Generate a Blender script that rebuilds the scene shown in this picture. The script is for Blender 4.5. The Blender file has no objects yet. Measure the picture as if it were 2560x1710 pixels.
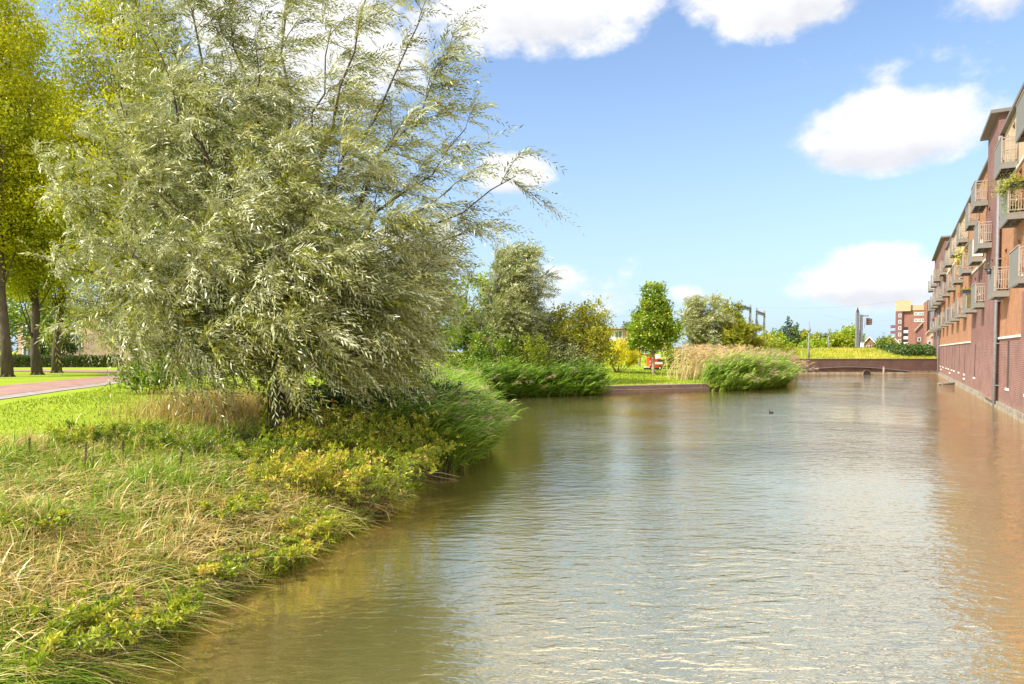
import bpy, math, random
import numpy as np
from mathutils import Vector
random.seed(7); rng = np.random.default_rng(11)
R = math.radians
scene = bpy.context.scene
col = scene.collection

# ------------------------------------------------------------------ camera
F = 1700.0; PITCH = R(1.9); HORZ = 878.0; CY = HORZ + F*math.tan(PITCH); H = 2.65
cd = bpy.data.cameras.new('camera'); cam = bpy.data.objects.new('camera', cd); col.objects.link(cam)
cam.location = (0, 0, H); cam.rotation_euler = (R(90) - PITCH, 0, 0)
cd.sensor_width = 36; cd.lens = 36*F/2560; cd.shift_y = (CY - 855)/2560
cd.clip_start = 0.05; cd.clip_end = 5000
scene.camera = cam

def ray(px, py):
    a = (px - 1280)/F; b = (CY - py)/F
    f = (0, math.cos(PITCH), -math.sin(PITCH)); u = (0, math.sin(PITCH), math.cos(PITCH))
    return np.array([a, f[1] + b*u[1], f[2] + b*u[2]])
def at(px, py, Y):
    d = ray(px, py); return np.array([0, 0, H]) + d*(Y/d[1])

# ------------------------------------------------------------------ light
SUN_AZ = R(-113); SUN_EL = R(43)
sd = bpy.data.lights.new('sun', 'SUN'); sun = bpy.data.objects.new('sun', sd); col.objects.link(sun)
sd.energy = 4.2; sd.angle = R(2.0); sd.color = (1.0, 0.94, 0.84)
sv = Vector((math.sin(SUN_AZ)*math.cos(SUN_EL), math.cos(SUN_AZ)*math.cos(SUN_EL), math.sin(SUN_EL)))
sun.rotation_euler = sv.to_track_quat('Z', 'Y').to_euler()
scene.view_settings.view_transform = 'Standard'; scene.view_settings.look = 'None'
scene.view_settings.exposure = 0.95; scene.view_settings.gamma = 1

W = bpy.data.worlds.new('World'); scene.world = W; W.use_nodes = True
def build_world():
    nt = W.node_tree; N = nt.nodes; L = nt.links; N.clear()
    def nd(t, **k):
        n = N.new(t)
        for a, b in k.items(): setattr(n, a, b)
        return n
    def M(op, a, b=None, c=None, clamp=False):
        n = nd('ShaderNodeMath', operation=op); n.use_clamp = clamp
        for i, v in enumerate((a, b, c)):
            if v is None: continue
            if isinstance(v, (int, float)): n.inputs[i].default_value = v
            else: L.new(v, n.inputs[i])
        return n.outputs[0]
    tc = nd('ShaderNodeTexCoord'); sep = nd('ShaderNodeSeparateXYZ'); L.new(tc.outputs['Generated'], sep.inputs[0])
    X, Y, Z = sep.outputs
    az = M('ARCTAN2', X, Y); el = M('ARCSINE', Z)
    sky = nd('ShaderNodeTexSky', sky_type='NISHITA'); sky.sun_disc = False
    sky.sun_elevation = SUN_EL; sky.sun_rotation = SUN_AZ; sky.air_density = 1.0; sky.dust_density = 0.6; sky.ozone_density = 1.5
    def noise(scale, detail, rough, stretch):
        mp = nd('ShaderNodeMapping'); mp.inputs['Scale'].default_value = stretch; L.new(tc.outputs['Generated'], mp.inputs[0])
        n = nd('ShaderNodeTexNoise'); n.inputs['Scale'].default_value = scale; n.inputs['Detail'].default_value = detail
        n.inputs['Roughness'].default_value = rough; L.new(mp.outputs[0], n.inputs['Vector']); return n.outputs['Fac']
    nb = noise(7, 7, 0.58, (1, 1, 1.5)); nf = noise(19, 5, 0.6, (1, 1, 1.4))
    nz = M('ADD', M('MULTIPLY', M('SUBTRACT', nb, 0.5), 2.6), M('MULTIPLY', M('SUBTRACT', nf, 0.5), 1.5))
    # cumulus clouds at their bearings: (px, py, half width, half height, weight)
    clouds = [(1350, 15, 300, 180, 1.0), (1965, -25, 265, 180, 1.1), (2215, 345, 280, 135, 1.25), (2190, 712, 250, 100, 1.2),
              (1290, 450, 110, 70, .75), (1450, 735, 190, 75, .45), (2530, -20, 200, 110, .8), (760, 130, 330, 330, .8),
              (1010, 650, 160, 120, .9), (1715, 735, 55, 30, .6), (2240, 190, 150, 50, .05), (320, 480, 320, 240, .7)]
    dens = None; top = None
    for (cx, cy, w, h, wt) in clouds:
        d = ray(cx, cy); d = d/np.linalg.norm(d)
        a0 = math.atan2(d[0], d[1]); e0 = math.asin(d[2])
        c2 = math.cos(a0)**2
        sa = w/F*c2*1.0; se = h/F*math.cos(e0)**2*math.cos(a0)
        u = M('MULTIPLY', M('SUBTRACT', az, a0), 1/sa); v = M('MULTIPLY', M('SUBTRACT', el, e0), 1/se)
        vb = M('MINIMUM', v, 0.0)                       # flatter bases
        r2 = M('ADD', M('MULTIPLY', u, u), M('ADD', M('MULTIPLY', v, v), M('MULTIPLY', M('MULTIPLY', vb, vb), 0.9)))
        g = M('MULTIPLY', M('SUBTRACT', 1.0, r2), wt)
        dens = g if dens is None else M('MAXIMUM', dens, g)
        t = M('MULTIPLY', M('MAXIMUM', g, 0.0), v)
        top = t if top is None else M('ADD', top, t)
    dens = M('MAXIMUM', dens, -1.4)
    # unseen scattered cloud over the rest of the dome, added for fill light
    big = noise(2.3, 6, 0.55, (1, 1, 1.8))
    away = M('MULTIPLY', M('SUBTRACT', M('ABSOLUTE', az), 0.75), 6.0, clamp=True)
    high = M('MULTIPLY', M('SUBTRACT', el, 0.52), 8.0, clamp=True)
    rest = M('MULTIPLY', M('MAXIMUM', away, high), M('MULTIPLY', M('SUBTRACT', big, M('SUBTRACT', 0.43, M('MULTIPLY', high, 0.14))), 7.0))
    rest = M('SUBTRACT', rest, M('MULTIPLY', M('SUBTRACT', 1.0, M('MAXIMUM', away, high)), 2.0))
    field = M('ADD', M('MAXIMUM', dens, rest), M('MULTIPLY', nz, 0.88))
    mr = nd('ShaderNodeMapRange', interpolation_type='SMOOTHSTEP'); L.new(field, mr.inputs[0])
    mr.inputs[1].default_value = -0.02; mr.inputs[2].default_value = 0.72
    cover = M('MULTIPLY', mr.outputs[0], 0.97)
    shade = nd('ShaderNodeMapRange', interpolation_type='SMOOTHSTEP'); L.new(M('ADD', top, M('MULTIPLY', nz, 0.28)), shade.inputs[0])
    shade.inputs[1].default_value = -0.45; shade.inputs[2].default_value = 0.15
    cc = nd('ShaderNodeMix', data_type='RGBA'); L.new(shade.outputs[0], cc.inputs[0])
    cc_boost = M('ADD', 1.0, M('ADD', M('MULTIPLY', M('MAXIMUM', away, high), 0.35), M('MULTIPLY', high, 0.6))); cc.inputs[6].default_value = (4.2, 4.3, 4.6, 1); cc.inputs[7].default_value = (5.9, 5.85, 5.8, 1)  # cloud out of view brightened to whiten the water and lift shadows
    # pale haze low over the horizon
    hz = M('POWER', M('SUBTRACT', 1.0, M('MAXIMUM', M('MULTIPLY', el, 1.6), 0.0), clamp=True), 2.0)
    tint = nd('ShaderNodeMix', data_type='RGBA', blend_type='MULTIPLY'); tint.inputs[0].default_value = 1
    L.new(sky.outputs[0], tint.inputs[6]); tint.inputs[7].default_value = SKYTINT
    mh = nd('ShaderNodeMix', data_type='RGBA'); L.new(M('MULTIPLY', hz, 0.95), mh.inputs[0]); L.new(tint.outputs[2], mh.inputs[6])
    mh.inputs[7].default_value = (3.0, 4.05, 5.2, 1)
    vb = nd('ShaderNodeVectorMath', operation='SCALE'); L.new(cc.outputs[2], vb.inputs[0]); L.new(cc_boost, vb.inputs['Scale'])
    mx = nd('ShaderNodeMix', data_type='RGBA'); L.new(cover, mx.inputs[0]); L.new(mh.outputs[2], mx.inputs[6]); L.new(vb.outputs[0], mx.inputs[7])
    bg = nd('ShaderNodeBackground'); bg.inputs['Strength'].default_value = 0.1; L.new(mx.outputs[2], bg.inputs[0])
    out = nd('ShaderNodeOutputWorld'); L.new(bg.outputs[0], out.inputs[0])
SKYTINT = (1.16, 1.21, 1.30, 1)
build_world()

# ------------------------------------------------------------------ helpers
def tag(o, label=None, cat=None, group=None, kind=None):
    if label: o['label'] = label
    if cat: o['category'] = cat
    if group: o['group'] = group
    if kind: o['kind'] = kind
    return o
def empty(name, loc=(0, 0, 0), rz=0, label=None, cat=None, group=None):
    o = bpy.data.objects.new(name, None); col.objects.link(o); o.location = loc; o.rotation_euler = (0, 0, rz)
    o.empty_display_size = 0.2
    return tag(o, label, cat, group)
def link_mesh(name, me, mat, parent):
    o = bpy.data.objects.new(name, me); col.objects.link(o)
    for m in (mat if isinstance(mat, (list, tuple)) else [mat]): me.materials.append(m)
    if parent: o.parent = parent
    return o
class MB:
    def __init__(s): s.v = []; s.f = []; s.m = []; s.sm = []
    def quad(s, a, b, c, d, m=0):
        n = len(s.v); s.v += [tuple(a), tuple(b), tuple(c), tuple(d)]; s.f.append((n, n+1, n+2, n+3)); s.m.append(m); s.sm.append(False)
    def poly(s, pts, m=0):
        n = len(s.v); s.v += [tuple(p) for p in pts]; s.f.append(tuple(range(n, n+len(pts)))); s.m.append(m); s.sm.append(False)
    def box(s, x0, x1, y0, y1, z0, z1, m=0):
        n = len(s.v)
        s.v += [(x0, y0, z0), (x1, y0, z0), (x1, y1, z0), (x0, y1, z0), (x0, y0, z1), (x1, y0, z1), (x1, y1, z1), (x0, y1, z1)]
        for f in ((0, 3, 2, 1), (4, 5, 6, 7), (0, 1, 5, 4), (1, 2, 6, 5), (2, 3, 7, 6), (3, 0, 4, 7)):
            s.f.append(tuple(n+i for i in f)); s.m.append(m); s.sm.append(False)
    def prism(s, poly, y0, y1, m=0):      # polygon in x,z extruded along y
        n = len(s.v); k = len(poly)
        s.v += [(x, y0, z) for x, z in poly] + [(x, y1, z) for x, z in poly]
        s.f.append(tuple(range(n, n+k))); s.f.append(tuple(range(n+2*k-1, n+k-1, -1))); s.m += [m, m]; s.sm += [False, False]
        for i in range(k):
            j = (i+1) % k; s.f.append((n+j, n+i, n+k+i, n+k+j)); s.m.append(m); s.sm.append(False)
    def tube(s, pts, rad, sides=6, m=0, cap=True, flat=1.0):
        pts = [np.array(p, float) for p in pts]; n = len(s.v); k = len(pts)
        for i, p in enumerate(pts):
            t = pts[min(i+1, k-1)] - pts[max(i-1, 0)]; t /= (np.linalg.norm(t) + 1e-9)
            a = np.cross(t, (0, 1, 0) if abs(t[1]) < .9 else (1, 0, 0)); a /= np.linalg.norm(a) + 1e-9; b = np.cross(t, a)
            r = rad[i] if hasattr(rad, '__len__') else rad
            for j in range(sides):
                th = 2*math.pi*j/sides; s.v.append(tuple(p + r*(math.cos(th)*a + flat*math.sin(th)*b)))
        for i in range(k-1):
            for j in range(sides):
                j2 = (j+1) % sides
                s.f.append((n+i*sides+j, n+i*sides+j2, n+(i+1)*sides+j2, n+(i+1)*sides+j)); s.m.append(m); s.sm.append(True)
        if cap:
            s.f.append(tuple(n+j for j in range(sides-1, -1, -1))); s.f.append(tuple(n+(k-1)*sides+j for j in range(sides))); s.m += [m, m]; s.sm += [False, False]
    def mesh(s, name):
        me = bpy.data.meshes.new(name); me.from_pydata(s.v, [], s.f)
        me.polygons.foreach_set('material_index', s.m); me.polygons.foreach_set('use_smooth', s.sm); me.update(); return me
    def build(s, name, mat, parent=None): return link_mesh(name, s.mesh(name), mat, parent)

def np_mesh(name, verts, faces, tint=None, smooth=False):
    """verts (n,3), faces (m,4); tint (m,) stored per face"""
    me = bpy.data.meshes.new(name); nv = len(verts); nf = len(faces)
    me.vertices.add(nv); me.vertices.foreach_set('co', np.ascontiguousarray(verts, np.float32).ravel())
    k = faces.shape[1]
    me.loops.add(nf*k); me.loops.foreach_set('vertex_index', np.ascontiguousarray(faces, np.int32).ravel())
    me.polygons.add(nf); me.polygons.foreach_set('loop_start', np.arange(0, nf*k, k, dtype=np.int32))
    me.polygons.foreach_set('loop_total', np.full(nf, k, np.int32))
    if smooth: me.polygons.foreach_set('use_smooth', np.ones(nf, bool))
    me.update(calc_edges=True)
    if tint is not None:
        a = me.attributes.new('tint', 'FLOAT', 'FACE'); a.data.foreach_set('value', np.ascontiguousarray(tint, np.float32))
    return me
def nrm(a): return a/(np.linalg.norm(a, axis=-1, keepdims=True) + 1e-9)
def rvec(n): return nrm(rng.normal(size=(n, 3)))
def leaves(name, pos, dr, nm, ln, wd, tint, mat, parent, wide=.42, fold=.0):
    side = nrm(np.cross(dr, nm)); up = nrm(np.cross(side, dr))
    ln = np.asarray(ln)[:, None]; wd = np.asarray(wd)[:, None]
    v = np.stack([pos, pos + dr*ln*wide + side*wd*.5 + up*wd*fold, pos + dr*ln, pos + dr*ln*wide - side*wd*.5 + up*wd*fold], 1).reshape(-1, 3)
    f = np.arange(len(pos)*4).reshape(-1, 4)
    return link_mesh(name, np_mesh(name, v, f, tint), mat, parent)
def blade_data(pos, lean, ln, wd, tint, seg=3, droop=.5):
    """curved ribbons: rise then bend along lean (horizontal vector, magnitude = bend)"""
    n = len(pos); vs = []
    face = rng.uniform(0, 2*np.pi, n); side = np.stack([np.cos(face), np.sin(face), np.zeros(n)], 1)
    for i in range(seg+1):
        t = i/seg
        bend = np.linalg.norm(lean, axis=1)
        p = pos + lean*(ln*(t**1.7))[:, None]
        p[:, 2] += ln*(t - droop*bend*t*t)/(1 + .35*bend)
        w = (wd*(1 - t)**.7 + wd*.06)[:, None]*.5
        vs.append(p - side*w); vs.append(p + side*w)
    v = np.stack(vs, 1); k = 2*(seg+1)
    base = (np.arange(n)*k)[:, None]; f = []
    for i in range(seg): f.append(base + np.array([2*i, 2*i+1, 2*i+3, 2*i+2]))
    f = np.stack(f, 1).reshape(-1, 4)
    return v.reshape(-1, 3), f, np.repeat(tint, seg)
def join_np(parts):
    V = []; Fa = []; T = []; o = 0
    for v, f, t in parts: V.append(v); Fa.append(f + o); T.append(t); o += len(v)
    return np.concatenate(V), np.concatenate(Fa), np.concatenate(T)
def fnoise(x, y, s=1.0, seed=0):
    r = np.random.default_rng(seed); o = np.zeros_like(np.asarray(x, float))
    for i in range(7):
        a = r.uniform(0, 6.28); k = s*r.uniform(.5, 2.2); o = o + np.sin(k*(np.cos(a)*x + np.sin(a)*y) + r.uniform(0, 6.28))
    return o/7*1.6
def sstep(a, b, x):
    t = np.clip((np.asarray(x, float) - a)/(b - a), 0, 1); return t*t*(3 - 2*t)

# ------------------------------------------------------------------ materials
def new_mat(name):
    m = bpy.data.materials.new(name); m.use_nodes = True; nt = m.node_tree
    b = nt.nodes['Principled BSDF']; return m, nt, b
def simple(name, c, rough=.6, metal=0, var=.12, scale=6, bump=0, bscale=40, spec=.5, stretch=(1, 1, 1)):
    m, nt, b = new_mat(name); N = nt.nodes; L = nt.links
    tc = N.new('ShaderNodeTexCoord'); mp = N.new('ShaderNodeMapping'); mp.inputs['Scale'].default_value = stretch
    L.new(tc.outputs['Object'], mp.inputs[0])
    n = N.new('ShaderNodeTexNoise'); n.inputs['Scale'].default_value = scale; n.inputs['Detail'].default_value = 6; L.new(mp.outputs[0], n.inputs['Vector'])
    r = N.new('ShaderNodeValToRGB'); r.color_ramp.elements[0].position = .3; r.color_ramp.elements[1].position = .7
    r.color_ramp.elements[0].color = tuple(x*(1-var) for x in c) + (1,); r.color_ramp.elements[1].color = tuple(min(1, x*(1+var)) for x in c) + (1,)
    L.new(n.outputs['Fac'], r.inputs[0]); L.new(r.outputs[0], b.inputs['Base Color'])
    b.inputs['Roughness'].default_value = rough; b.inputs['Metallic'].default_value = metal; b.inputs['Specular IOR Level'].default_value = spec
    if bump:
        n2 = N.new('ShaderNodeTexNoise'); n2.inputs['Scale'].default_value = bscale; n2.inputs['Detail'].default_value = 4; L.new(mp.outputs[0], n2.inputs['Vector'])
        bp = N.new('ShaderNodeBump'); bp.inputs['Strength'].default_value = bump; bp.inputs['Distance'].default_value = .05
        L.new(n2.outputs['Fac'], bp.inputs['Height']); L.new(bp.outputs[0], b.inputs['Normal'])
    return m
def leafmat(name, stops, back=None, trans=.35, gloss=.05, grough=.4):
    m = bpy.data.materials.new(name); m.use_nodes = True; nt = m.node_tree; N = nt.nodes; L = nt.links; N.clear()
    at_ = N.new('ShaderNodeAttribute'); at_.attribute_name = 'tint'
    r = N.new('ShaderNodeValToRGB'); cr = r.color_ramp
    while len(cr.elements) < len(stops): cr.elements.new(.5)
    for e, (p, c) in zip(cr.elements, stops): e.position = p; e.color = tuple(c) + (1,)
    L.new(at_.outputs['Fac'], r.inputs[0]); c = r.outputs[0]
    if back:
        g = N.new('ShaderNodeNewGeometry'); mx = N.new('ShaderNodeMix'); mx.data_type = 'RGBA'
        L.new(g.outputs['Backfacing'], mx.inputs[0]); L.new(c, mx.inputs[6]); mx.inputs[7].default_value = tuple(back) + (1,); c = mx.outputs[2]
    d = N.new('ShaderNodeBsdfDiffuse'); t = N.new('ShaderNodeBsdfTranslucent'); gl = N.new('ShaderNodeBsdfGlossy'); gl.inputs['Roughness'].default_value = grough
    L.new(c, d.inputs[0]); L.new(c, t.inputs[0])
    a = N.new('ShaderNodeMixShader'); a.inputs[0].default_value = trans; L.new(d.outputs[0], a.inputs[1]); L.new(t.outputs[0], a.inputs[2])
    b = N.new('ShaderNodeMixShader'); b.inputs[0].default_value = gloss; L.new(a.outputs[0], b.inputs[1]); L.new(gl.outputs[0], b.inputs[2])
    o = N.new('ShaderNodeOutputMaterial'); L.new(b.outputs[0], o.inputs[0]); return m
def brick(name, c1, c2, mortar, bw=.22, bh=.075, ms=.012, stain=.25, algae=False):
    m, nt, b = new_mat(name); N = nt.nodes; L = nt.links
    tc = N.new('ShaderNodeTexCoord'); sp = N.new('ShaderNodeSeparateXYZ'); L.new(tc.outputs['Object'], sp.inputs[0])
    ad = N.new('ShaderNodeMath'); ad.operation = 'ADD'; L.new(sp.outputs[0], ad.inputs[0]); L.new(sp.outputs[1], ad.inputs[1])
    cb = N.new('ShaderNodeCombineXYZ'); L.new(ad.outputs[0], cb.inputs[0]); L.new(sp.outputs[2], cb.inputs[1])
    br = N.new('ShaderNodeTexBrick'); br.inputs['Scale'].default_value = 1; br.inputs['Brick Width'].default_value = bw; br.inputs['Row Height'].default_value = bh
    br.inputs['Mortar Size'].default_value = ms; br.inputs['Mortar Smooth'].default_value = .2; br.inputs['Bias'].default_value = 0
    br.inputs['Color1'].default_value = c1 + (1,); br.inputs['Color2'].default_value = c2 + (1,); br.inputs['Mortar'].default_value = mortar + (1,)
    L.new(cb.outputs[0], br.inputs['Vector'])
    n = N.new('ShaderNodeTexNoise'); n.inputs['Scale'].default_value = .9; n.inputs['Detail'].default_value = 8; n.inputs['Roughness'].default_value = .65; L.new(tc.outputs['Object'], n.inputs['Vector'])
    r = N.new('ShaderNodeMapRange'); r.inputs[1].default_value = .3; r.inputs[2].default_value = .7; r.inputs[3].default_value = 1-stain; r.inputs[4].default_value = 1+stain; L.new(n.outputs['Fac'], r.inputs[0])
    mx = N.new('ShaderNodeMix'); mx.data_type = 'RGBA'; mx.blend_type = 'MULTIPLY'; mx.inputs[0].default_value = 1
    L.new(br.outputs['Color'], mx.inputs[6]); L.new(r.outputs[0], mx.inputs[7]); c = mx.outputs[2]
    if algae:
        n2 = N.new('ShaderNodeTexNoise'); n2.inputs['Scale'].default_value = 2.5; n2.inputs['Detail'].default_value = 6; L.new(tc.outputs['Object'], n2.inputs['Vector'])
        s = N.new('ShaderNodeMath'); s.operation = 'MULTIPLY_ADD'; L.new(n2.outputs['Fac'], s.inputs[0]); s.inputs[1].default_value = .55; L.new(sp.outputs[2], s.inputs[2])
        mr = N.new('ShaderNodeMapRange'); L.new(s.outputs[0], mr.inputs[0]); mr.inputs[1].default_value = .75; mr.inputs[2].default_value = .32; mr.inputs[3].default_value = 0; mr.inputs[4].default_value = .7
        m3 = N.new('ShaderNodeMix'); m3.data_type = 'RGBA'; L.new(mr.outputs[0], m3.inputs[0]); L.new(c, m3.inputs[6]); m3.inputs[7].default_value = (.33, .26, .17, 1); c = m3.outputs[2]
    L.new(c, b.inputs['Base Color']); b.inputs['Roughness'].default_value = .85
    bp = N.new('ShaderNodeBump'); bp.inputs['Strength'].default_value = .5; bp.inputs['Distance'].default_value = .012; bp.invert = True
    L.new(br.outputs['Fac'], bp.inputs['Height']); L.new(bp.outputs[0], b.inputs['Normal'])
    return m

MT = dict(
    orange=brick('orange_brick', (.38, .155, .056), (.29, .112, .042), (.32, .20, .12), stain=.24),
    dark=brick('dark_brick', (.20, .086, .064), (.155, .063, .048), (.22, .13, .115), stain=.22),
    plinth=brick('dark_brick_plinth', (.20, .086, .064), (.15, .062, .047), (.25, .165, .14), stain=.32, algae=True),
    tan=brick('tan_brick', (.5, .36, .21), (.41, .28, .155), (.5, .41, .31), stain=.15),
    canal=brick('canal_wall_brick', (.115, .054, .042), (.085, .04, .032), (.10, .065, .055), stain=.3, algae=True),
    pink=brick('pink_brown_brick', (.42, .26, .20), (.34, .2, .16), (.42, .32, .27), stain=.15),
    redbrick=brick('far_red_brick', (.29, .115, .08), (.25, .095, .07), (.27, .15, .12), stain=.12),
    purple=brick('far_purple_brick', (.22, .09, .085), (.18, .07, .07), (.2, .1, .1), stain=.12),
    salmon=brick('salmon_brick', (.6, .24, .14), (.52, .2, .11), (.5, .3, .2), stain=.12),
    yellow=brick('yellow_cladding', (.48, .34, .21), (.44, .31, .18), (.5, .34, .18), bw=3, bh=1.4, ms=.05, stain=.06),
    railing=simple('pale_steel_railing', (.32, .265, .215), .5, var=.08),
    concrete=simple('pale_concrete', (.24, .205, .155), .85, var=.4, scale=3, bump=.3),
    coping=simple('white_stone_coping', (.72, .66, .58), .7, var=.1),
    eave=simple('grey_metal_eave', (.15, .13, .11), .6, var=.1),
    steel=simple('grey_painted_steel', (.185, .172, .145), .6, metal=.0, var=.08, scale=9),
    panel=simple('grey_balcony_panel', (.17, .163, .138), .6, metal=.0, var=.06, scale=4),
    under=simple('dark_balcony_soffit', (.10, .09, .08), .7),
    frame=simple('white_window_frame', (.78, .77, .74), .4, var=.03),
    glass=simple('window_glass', (.05, .06, .07), .06, var=.2, spec=.8),
    blackm=simple('black_metal', (.02, .02, .022), .4),
    wood=simple('weathered_timber', (.24, .175, .14), .8, var=.35, scale=3, stretch=(1, 1, 14), bump=.4),
    bark=simple('brown_bark', (.095, .07, .047), .9, var=.4, scale=5, bump=.8, bscale=14, stretch=(1, 1, .3)),
    barkpop=simple('grey_brown_bark', (.085, .06, .04), .9, var=.4, scale=4, bump=.9, bscale=9, stretch=(1, 1, .35)),
    barkpale=simple('pale_young_bark', (.33, .26, .18), .8, var=.2, scale=6),
    galv=simple('galvanised_steel', (.20, .205, .21), .6, metal=.1, var=.15),
    mast=simple('dark_grey_mast', (.17, .17, .18), .6, var=.15),
    red=simple('orange_red_paint', (.72, .07, .015), .35, var=.05),
    white=simple('white_paint', (.8, .8, .78), .4, var=.03),
    roof=simple('grey_roof_tiles', (.19, .15, .145), .8, var=.2, scale=8),
    redasphalt=simple('red_asphalt', (.26, .145, .115), .9, var=.25, scale=2, bump=.2, bscale=60),
    paving=simple('grey_paving', (.24, .205, .18), .9, var=.25, scale=3),
    rail=simple('rust_rail', (.12, .06, .045), .6, var=.2),
    ballast=simple('railway_ballast', (.30, .23, .18), .95, var=.3, scale=14),
    bird=simple('black_feathers', (.012, .010, .009), .5, var=.3, scale=30),
    birdwing=simple('brown_wing_feathers', (.05, .04, .03), .6, var=.3, scale=30),
    plastic=simple('dark_plastic', (.03, .03, .04), .4),
    slate=simple('purple_grey_screen', (.13, .11, .125), .8, var=.1),
    pinkf=simple('pink_petals', (.6, .06, .14), .6),
)
G = lambda *a: a
MT['willow'] = leafmat('silver_willow_leaf', [(0, (.025, .038, .003)), (.42, (.16, .18, .012)), (.6, (.29, .30, .028)), (.8, (.40, .39, .05)), (.97, (.50, .48, .15)), (1, (.6, .38, .03))], back=(.44, .45, .22), trans=.3, gloss=.065, grough=.38)
MT['willowfar'] = leafmat('grey_willow_leaf', [(0, (.08, .11, .01)), (.5, (.23, .26, .04)), (1, (.40, .40, .13))], back=(.42, .43, .2), trans=.3, gloss=.05)
MT['poplar'] = leafmat('yellow_green_poplar_leaf', [(0, (.13, .17, .004)), (.5, (.47, .48, .008)), (1, (.70, .65, .014))], trans=.5, gloss=.03)
MT['broad'] = leafmat('green_tree_leaf', [(0, (.07, .14, .005)), (.5, (.23, .33, .012)), (1, (.44, .50, .035))], trans=.4, gloss=.04)
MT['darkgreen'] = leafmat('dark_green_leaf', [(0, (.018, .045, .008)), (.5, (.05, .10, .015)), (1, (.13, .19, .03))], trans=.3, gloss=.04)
MT['olive'] = leafmat('olive_gold_leaf', [(0, (.11, .14, .006)), (.5, (.30, .32, .012)), (1, (.55, .49, .03))], trans=.4, gloss=.04)
MT['yellow_leaf'] = leafmat('bright_yellow_leaf', [(0, (.38, .36, .01)), (.5, (.72, .66, .02)), (1, (.86, .76, .05))], trans=.45, gloss=.03)
MT['lime'] = leafmat('lime_green_leaf', [(0, (.12, .16, .006)), (.5, (.28, .33, .012)), (1, (.48, .48, .03))], trans=.4, gloss=.03)
MT['weed'] = leafmat('weedy_green_leaf', [(0, (.06, .12, .005)), (.45, (.20, .28, .012)), (.75, (.42, .43, .03)), (.96, (.64, .58, .04)), (1, (.58, .36, .09))], trans=.35, gloss=.03)
MT['grass'] = leafmat('green_grass', [(0, (.06, .15, .006)), (.5, (.21, .35, .015)), (1, (.46, .50, .07))], trans=.35, gloss=.04)
MT['lawn'] = leafmat('lawn_grass', [(0, (.11, .18, .012)), (.5, (.24, .32, .016)), (1, (.44, .44, .04))], trans=.3, gloss=.02)
MT['dry'] = leafmat('dry_grass', [(0, (.20, .13, .03)), (.35, (.50, .37, .10)), (.7, (.70, .55, .22)), (1, (.85, .72, .42))], trans=.3, gloss=.03)
MT['reed'] = leafmat('reed_leaf', [(0, (.06, .14, .008)), (.5, (.20, .34, .020)), (1, (.46, .52, .08))], trans=.35, gloss=.06)
MT['plume'] = leafmat('reed_plume', [(0, (.26, .17, .11)), (.5, (.48, .35, .22)), (1, (.64, .50, .34))], trans=.3, gloss=.0)
MT['dryreed'] = leafmat('dry_reed', [(0, (.40, .24, .10)), (.5, (.60, .44, .22)), (1, (.76, .63, .38))], trans=.3, gloss=.02)
MT['hedge'] = leafmat('hedge_leaf', [(0, (.03, .055, .01)), (.5, (.08, .11, .02)), (1, (.17, .18, .05))], trans=.25, gloss=.04)

# ------------------------------------------------------------------ terrain
SHORE = np.array([(-3.3, -40), (-3.2, 0), (-3.2, 5.4), (-3.15, 6.9), (-2.7, 8.5), (-2.35, 10), (-1.95, 11.2), (-1.8, 14), (-1.1, 16), (-.9, 18), (-1.4, 21), (-2.1, 25),
                  (-2.4, 31), (-2.0, 37), (-.5, 39.3), (2, 40.3), (5.4, 41.2), (6.1, 42.9), (12.5, 45.6), (16, 47), (20, 52), (23, 60), (27.5, 70), (31.5, 79.3)], float)
def seg_dist(x, y, P):
    d = np.full(x.shape, 1e9)
    for a, b in zip(P[:-1], P[1:]):
        ab = b - a; t = np.clip(((x-a[0])*ab[0] + (y-a[1])*ab[1])/(ab @ ab), 0, 1)
        d = np.minimum(d, np.hypot(x - a[0] - t*ab[0], y - a[1] - t*ab[1]))
    return d
def shore_d(x, y):
    x = np.asarray(x, float); y = np.asarray(y, float)
    xs = np.interp(y, SHORE[:, 1], SHORE[:, 0])
    d = seg_dist(x, y, SHORE); return np.where((x < xs) | (y > 79.3), d, -d)
def ground_z(x, y):
    x = np.asarray(x, float); y = np.asarray(y, float); d = shore_d(x, y)
    near = np.interp(d, [-4, -1.2, -.15, 0, .10, .5, 2, 5, 12], [-.9, -.35, -.10, .02, .12, .34, .78, 1.12, 1.25])
    far = np.interp(d, [-4, -.6, -.2, 0, .25, 15, 35, 120], [-.9, -.6, -.4, .25, .43, .95, 1.55, 1.9])
    w = sstep(28, 39, y)*sstep(-14, -2, x)
    z = near*(1-w) + far*w
    emb = 1.72 + 1.15*sstep(81, 91, y) - .9*sstep(112, 125, y)
    k = sstep(79.35, 79.5, y)*sstep(20, 30, x)
    z = np.where(y > 79.3, z*(1-k) + emb*k, z)
    bump = fnoise(x, y, 1.3, 3)*.045*sstep(.2, 1.5, d)*(1 - sstep(10, 25, y)*.8)
    z = z + bump
    wallx = 4.9 + .565*y
    inb = sstep(.3, 1.0, x - wallx)
    z = np.where(y < 79.3, z*(1-inb) + 1.0*inb, z)
    return z
def gz(x, y): return float(ground_z(np.array([x]), np.array([y]))[0])
def gpt(px, py, z0=None):
    """world point on the ground seen at a pixel"""
    d = ray(px, py); z = 1.0 if z0 is None else z0
    for _ in range(40):
        t = (z - H)/d[2]; p = d*t
        if z0 is not None: break
        z = .5*z + .5*gz(p[0], p[1])
    return np.array([p[0], p[1], z])

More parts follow.
